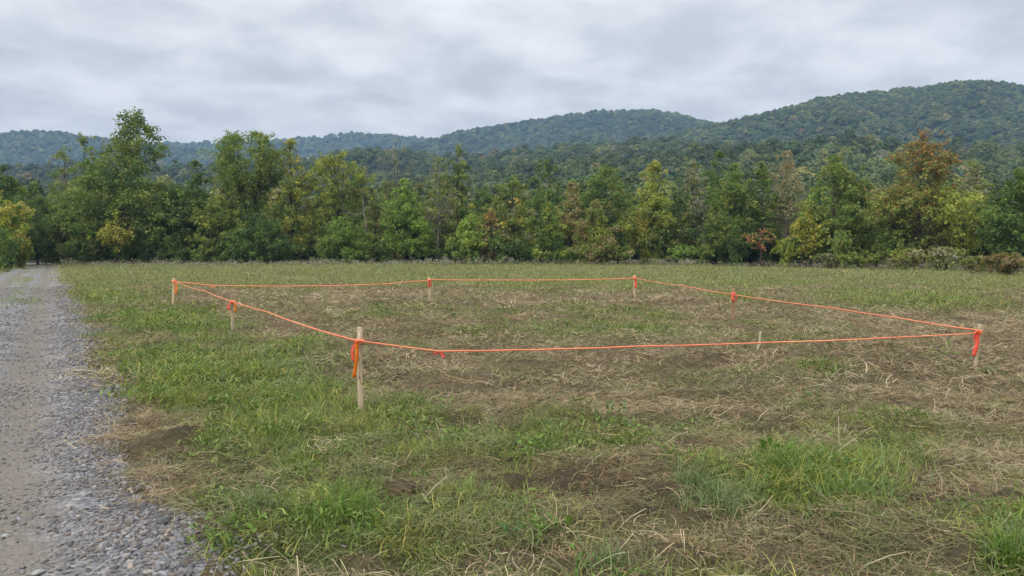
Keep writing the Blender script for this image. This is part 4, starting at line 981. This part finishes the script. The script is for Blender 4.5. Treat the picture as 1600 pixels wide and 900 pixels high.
gravel(-2.5, 6, 2300, .006, .017, 0)
gravel(6, 16, 900, .009, .021, 0)
gravel(16, 40, 230, .016, .032, 0)
P, R, S, V_, C_ = [np.concatenate([a[i] for a in parts]) for i in range(5)]; scatter('gravel', ROCKS, P, R, S, V_, C_); print('gravel', len(P))

# ------------------------------------------------------------------ singled out things in the foreground
def ground_at(px, py):
    Y = depth_of(py); p = at(px, py, Y); return Vector((p.x, p.y, zg1(p.x, p.y)))
for i, (px, py, r, c, lab) in enumerate([
    (8, 823, .030, (.42, .42, .41), 'pale whitish stone lying alone on the gravel at the left edge'),
    (254, 822, .042, (.10, .105, .115), 'large dark rounded stone at the loose gravel edge'),
    (284, 850, .040, (.20, .21, .225), 'grey blue stone just below the large dark one'),
    (238, 757, .030, (.36, .36, .35), 'light grey stone near the inner edge of the loose gravel'),
    (182, 694, .034, (.33, .33, .33), 'light flat stone on the loose gravel strip, farther up'),
    (122, 743, .028, (.40, .39, .37), 'cream pebble on the worn part of the road'),
    (222, 738, .036, (.30, .305, .31), 'broad flat grey stone beside a tuft of moss'),
    (316, 806, .030, (.35, .34, .33), 'pale stone lying on the straw beyond the gravel'),
    (60, 888, .036, (.36, .35, .33), 'pale long stone at the bottom left of the road'),
    (272, 838, .033, (.27, .28, .30), 'mid grey stone touching the grey blue one'),
]):
    p = ground_at(px, py); o = link('stone', rock(760 + i, 3, M_ROCK), None, (p.x, p.y, p.z + r * .35)); o.scale = (r, r, r); o.color = (*c, 1)
    o.rotation_euler = (.1, -.08, i * 1.3); tag(o, lab, 'stone', 'larger stones by the gravel edge')

def clod(px, py, wpx, hpx, lab, seed):
    """a torn lump of soil with root ends sticking out"""
    p = ground_at(px, py); Y = p.y; rg2 = np.random.default_rng(seed); v, f = ico(4)
    d = fbm(v[:, 0] * 1.8 + seed, v[:, 1] * 1.8 + v[:, 2] * 1.3, seed, 2) - .5
    d2 = fbm(v[:, 0] * 7 + seed, v[:, 1] * 7 + v[:, 2] * 5, seed + 5, 4) - .5
    v = v * (1 + d * 1.5 + d2 * .75)[:, None]; v[:, 2] = np.maximum(v[:, 2], -.3)
    sc = np.array([wpx / 2.3, wpx / 2.8, hpx * .42]) / FPX * Y; v = v * sc
    o = link('dirt_clod', np_mesh('clod', v, [f], M_SOIL, None, False), None, (p.x, p.y, p.z - .01)); tag(o, lab, 'dirt clod', 'torn clods of soil')
    n = 26 if wpx > 30 else 6; tb = []
    for k in range(n):
        q = v[rg2.integers(0, len(v))]; dr = rg2.normal(size=3) * np.array([1, 1, .45]) + np.array([0, 0, .25]); dr /= np.linalg.norm(dr)
        ln = rg2.uniform(.25, .9) * sc[0]; C = q + dr * ln * np.linspace(-.3, 1, 5)[:, None]; C[1:] += np.cumsum(rg2.normal(0, .08 * ln, (4, 3)), 0)
        tb.append((C, np.linspace(.0022, .0012, 5) * Y / 6, 4))
    V, Q = tubes(tb); link('roots', np_mesh('roots', V, [Q], M_WEED, {'col': ('FLOAT_COLOR', np.tile([.24, .18, .11], (len(V), 1)))}), o)
for i, a in enumerate([
    (1139, 501, 12, 7, 'dark clod beside the foot of the dull brown stake'), (1169, 541, 15, 8, 'round dark clod behind the near cord'),
    (570, 473, 10, 4, 'dark earth clod inside the plot toward the far side'), (822, 858, 60, 22, 'big dark sod lump at the bottom of the view under a green weed'),
    (620, 772, 70, 30, 'large torn brown sod lump right of the tall grass clump'), (1390, 575, 26, 7, 'flat dark clod inside the plot near the leaning stake'),
    (1512, 862, 46, 24, 'brown upturned sod near the bottom right corner'), (1450, 785, 60, 20, 'rooty brown clod at the right beside the green patch'),
    (1575, 784, 46, 26, 'dark clod at the right edge of the view'), (1390, 842, 44, 12, 'dark soil lump below the green patch'),
    (710, 476, 14, 4, 'small dark clod left of the bare streak on the far side'), (313, 714, 40, 14, 'dark clump of dead roots at the road verge'),
]): clod(*a, seed=820 + i)

# grass clumps and weeds
def clump(px, py, wpx, hpx, col, n, lab, seed, wd=.0075, bend=1.5):
    p = ground_at(px, py); Y = p.y; W_ = wpx / FPX * Y; H_ = 1.0 * hpx / FPX * Y
    V, Q, C = blades(seed, n, H_ * .55, H_ * 1.35, wd, W_ * .42, bend, segs=5, yellow=.08)
    o = link('grass_clump', np_mesh('grass_clump', V, [Q], M_CLUMP, {'col': ('FLOAT_COLOR', C * np.array(col))}), None, p); tag(o, lab, 'grass clump', 'tall grass clumps in the foreground')
G1, G2, G3, G4 = (.115, .205, .032), (.14, .195, .075), (.155, .22, .085), (.20, .235, .055)
for i, a in enumerate([
    (540, 815, 170, 70, G1, 260, 'tall arching grass clump left of the torn sod'), (950, 890, 60, 64, G3, 130, 'upright blue green tuft at the bottom centre'),
    (1120, 800, 140, 62, G3, 260, 'wide pale blue green clump left of the green patch'), (1230, 740, 120, 48, G1, 300, 'brightest green clump in the patch right of centre'),
    (1330, 780, 110, 40, G1, 240, 'green clump at the right end of the green patch'), (1580, 885, 80, 62, G1, 220, 'vivid green clump in the bottom right corner'),
    (410, 800, 90, 46, G2, 180, 'grass clump over dry straw at the gravel verge'), (150, 525, 60, 20, G2, 160, 'green tuft beside the road near the middle distance'),
    (170, 556, 60, 18, G4, 160, 'yellow green tuft below the other roadside tuft'), (250, 640, 70, 24, G1, 180, 'dark green tuft right of the loose gravel'),
    (860, 668, 60, 24, G1, 140, 'small green tuft in the brown straw right of the nearest stake'), (690, 645, 46, 18, G2, 110, 'tuft right of the foot of the nearest stake'),
    (400, 897, 60, 34, G4, 150, 'bright tuft cut by the bottom edge at the gravel'), (1270, 690, 60, 18, G2, 120, 'thin grey green tuft below the pale upright straw'),
    (1080, 775, 60, 50, G2, 110, 'slender green tuft left in the blue green clump'), (215, 690, 34, 14, G2, 90, 'lone small tuft growing in the straw by the gravel'),
    (800, 700, 60, 24, G2, 110, 'low tuft in the straw beyond the torn sod'), (1550, 588, 40, 14, G2, 160, 'green tuft at the foot of the leaning stake'),
]): clump(*a, seed=840 + i)
def leaf_mesh(seed):
    n = 7; t = np.linspace(0, 1, n); w_ = np.sin(PI * np.clip(t * .92 + .05, 0, 1)) ** .8 * .24
    z = .55 * t - .55 * t ** 2 + .12 * t
    Lf = np.stack([-w_, t, z + w_ * .35], 1); M_ = np.stack([0 * t, t, z], 1); Rr = np.stack([w_, t, z + w_ * .35], 1)
    V = np.concatenate([Lf, M_, Rr]); i = np.arange(n - 1)
    Q = np.concatenate([np.stack([i, n + i, n + i + 1, i + 1], 1), np.stack([n + i, 2 * n + i, 2 * n + i + 1, n + i + 1], 1)])
    return np_mesh('leaf', V, [Q], M_WEED, {'col': ('FLOAT_COLOR', np.ones((len(V), 3)))}, True)
LEAF = leaf_mesh(0)
def weed(px, py, wpx, n, col, lab, seed):
    p = ground_at(px, py); W_ = wpx / FPX * p.y; rg2 = np.random.default_rng(seed)
    o = thing('broadleaf_weed', lab, 'weed', p, 'broad leaved weeds in the foreground')
    for i in range(int(n * 2.6)):
        l = link('leaf', LEAF, o); s = W_ * rg2.uniform(.11, .21); l.scale = (s * rg2.uniform(.8, 1.2), s, s)
        l.rotation_euler = (rg2.uniform(.0, .9), rg2.uniform(-.25, .25), i * 2.4 + rg2.uniform(-.3, .3))
        r = W_ * .42 * rg2.random() ** .6; l.location = (r * math.cos(i * 2.1), r * math.sin(i * 2.1), .03 + .09 * rg2.random())
        f = rg2.uniform(.75, 1.25); l.color = (col[0] * f * 1.5, col[1] * f * 1.5, col[2] * f * 1.4, 1)
for i, a in enumerate([
    (855, 832, 90, 16, (.085, .145, .028), 'leafy green weed on the bare soil below centre'), (442, 832, 34, 5, (.095, .155, .03), 'single bright round leaved weed near the bottom left'),
    (1215, 722, 80, 18, (.075, .135, .024), 'leafy weed on top of the brightest green clump'), (480, 752, 50, 10, (.085, .14, .03), 'broad leaved weed in the grass left of the torn sod'),
    (795, 842, 60, 12, (.06, .11, .03), 'dark green weed beside the big sod lump'), (655, 748, 50, 12, (.08, .13, .035), 'pale feathery weed just above the torn sod'),
    (910, 895, 70, 12, (.07, .135, .03), 'flat green weed cut by the bottom edge'), (580, 632, 30, 8, (.10, .12, .03), 'small weed right beside the foot of the nearest stake'),
    (960, 660, 50, 10, (.07, .12, .03), 'small leafy weed in the straw right of centre'), (290, 480, 26, 8, (.055, .09, .03), 'dark weed at the foot of the leftmost stake'),
    (430, 690, 56, 12, (.09, .14, .03), 'leafy weed in the lush grass left of the nearest stake'), (340, 640, 56, 12, (.08, .13, .03), 'spreading weed in the green verge near the gravel'),
]): weed(*a, seed=880 + i)
def stalk(lab, paths, col):
    P3 = []
    for pts in paths:
        g0 = ground_at(*pts[0]); Y = g0.y; A = np.array([at(x, y, Y) for x, y in pts]); A[0, 2] = min(A[0, 2], g0.z)
        if len(A) == 2: A = np.stack([A[0], (A[0] + A[1]) / 2 + [.004, .01, 0], A[1]])
        P3.append((A, np.linspace(.0062, .0035, len(A)) * (Y / 6) * (2.2 if 'near cord' in lab else 1), 5))
    V, Q = tubes(P3)
    C = np.tile(np.array(col), (len(V), 1)); tag(link('dry_stem', np_mesh('stem', V, [Q], M_WEED, {'col': ('FLOAT_COLOR', C)}, True)), lab, 'dry stem', 'bleached dry stems in the field')
for lab, paths in [
    ('pale forked stem standing at the right, taller one of a pair', [[(1487, 644), (1500, 632), (1503, 612), (1499, 603)], [(1503, 612), (1506, 604)]]),
    ('pale single stem left of the taller forked one', [[(1475, 631), (1480, 615), (1483, 606)]]),
    ('straight upright straw below the pair of pale stems', [[(1311, 693), (1310, 650)]]),
    ('pale stem crossing the near cord', [[(1184, 546), (1187, 535), (1188, 518)]]),
    ('leaning pale stalk over the torn sod', [[(656, 786), (676, 764), (698, 744)]]),
    ('bent pale stalk at the far right of the bare soil', [[(1472, 768), (1470, 745), (1462, 735)]]),
    ('long bleached stalk lying at the bottom right', [[(1340, 880), (1390, 868), (1420, 862)]]),
    ('pale twig lying across dead straw at the right', [[(1540, 840), (1570, 815), (1580, 800)]]),
    ('diagonal pale straw in the middle of the brown patch', [[(960, 824), (985, 808), (1010, 794)]]),
    ('pale straw sticking up right of the brown ridge', [[(1182, 661), (1190, 648), (1200, 640)]]),
]: stalk(lab, paths, (.56, .48, .36))

# ------------------------------------------------------------------ haze
def haze():
    x, y0, y1, z0, z1 = 5400, -400, 5400, -1.8, 330
    V = [(-x, y0, z0), (x, y0, z0), (x, y1, z0), (-x, y1, z0), (-x, y0, z1), (x, y0, z1), (x, y1, z1), (-x, y1, z1)]
    F = np.array([(0, 3, 2, 1), (4, 5, 6, 7), (0, 1, 5, 4), (1, 2, 6, 5), (2, 3, 7, 6), (3, 0, 4, 7)])
    m, t, o = mat('haze'); p = N(t, 'ShaderNodeVolumePrincipled'); p.inputs['Density'].default_value = 0.00018
    p.inputs['Color'].default_value = (.42, .66, 1.0, 1); L(t, p.outputs[0], o.inputs['Volume'])
    tag(link('haze', np_mesh('haze', V, [F], m)), kind='stuff')
haze()
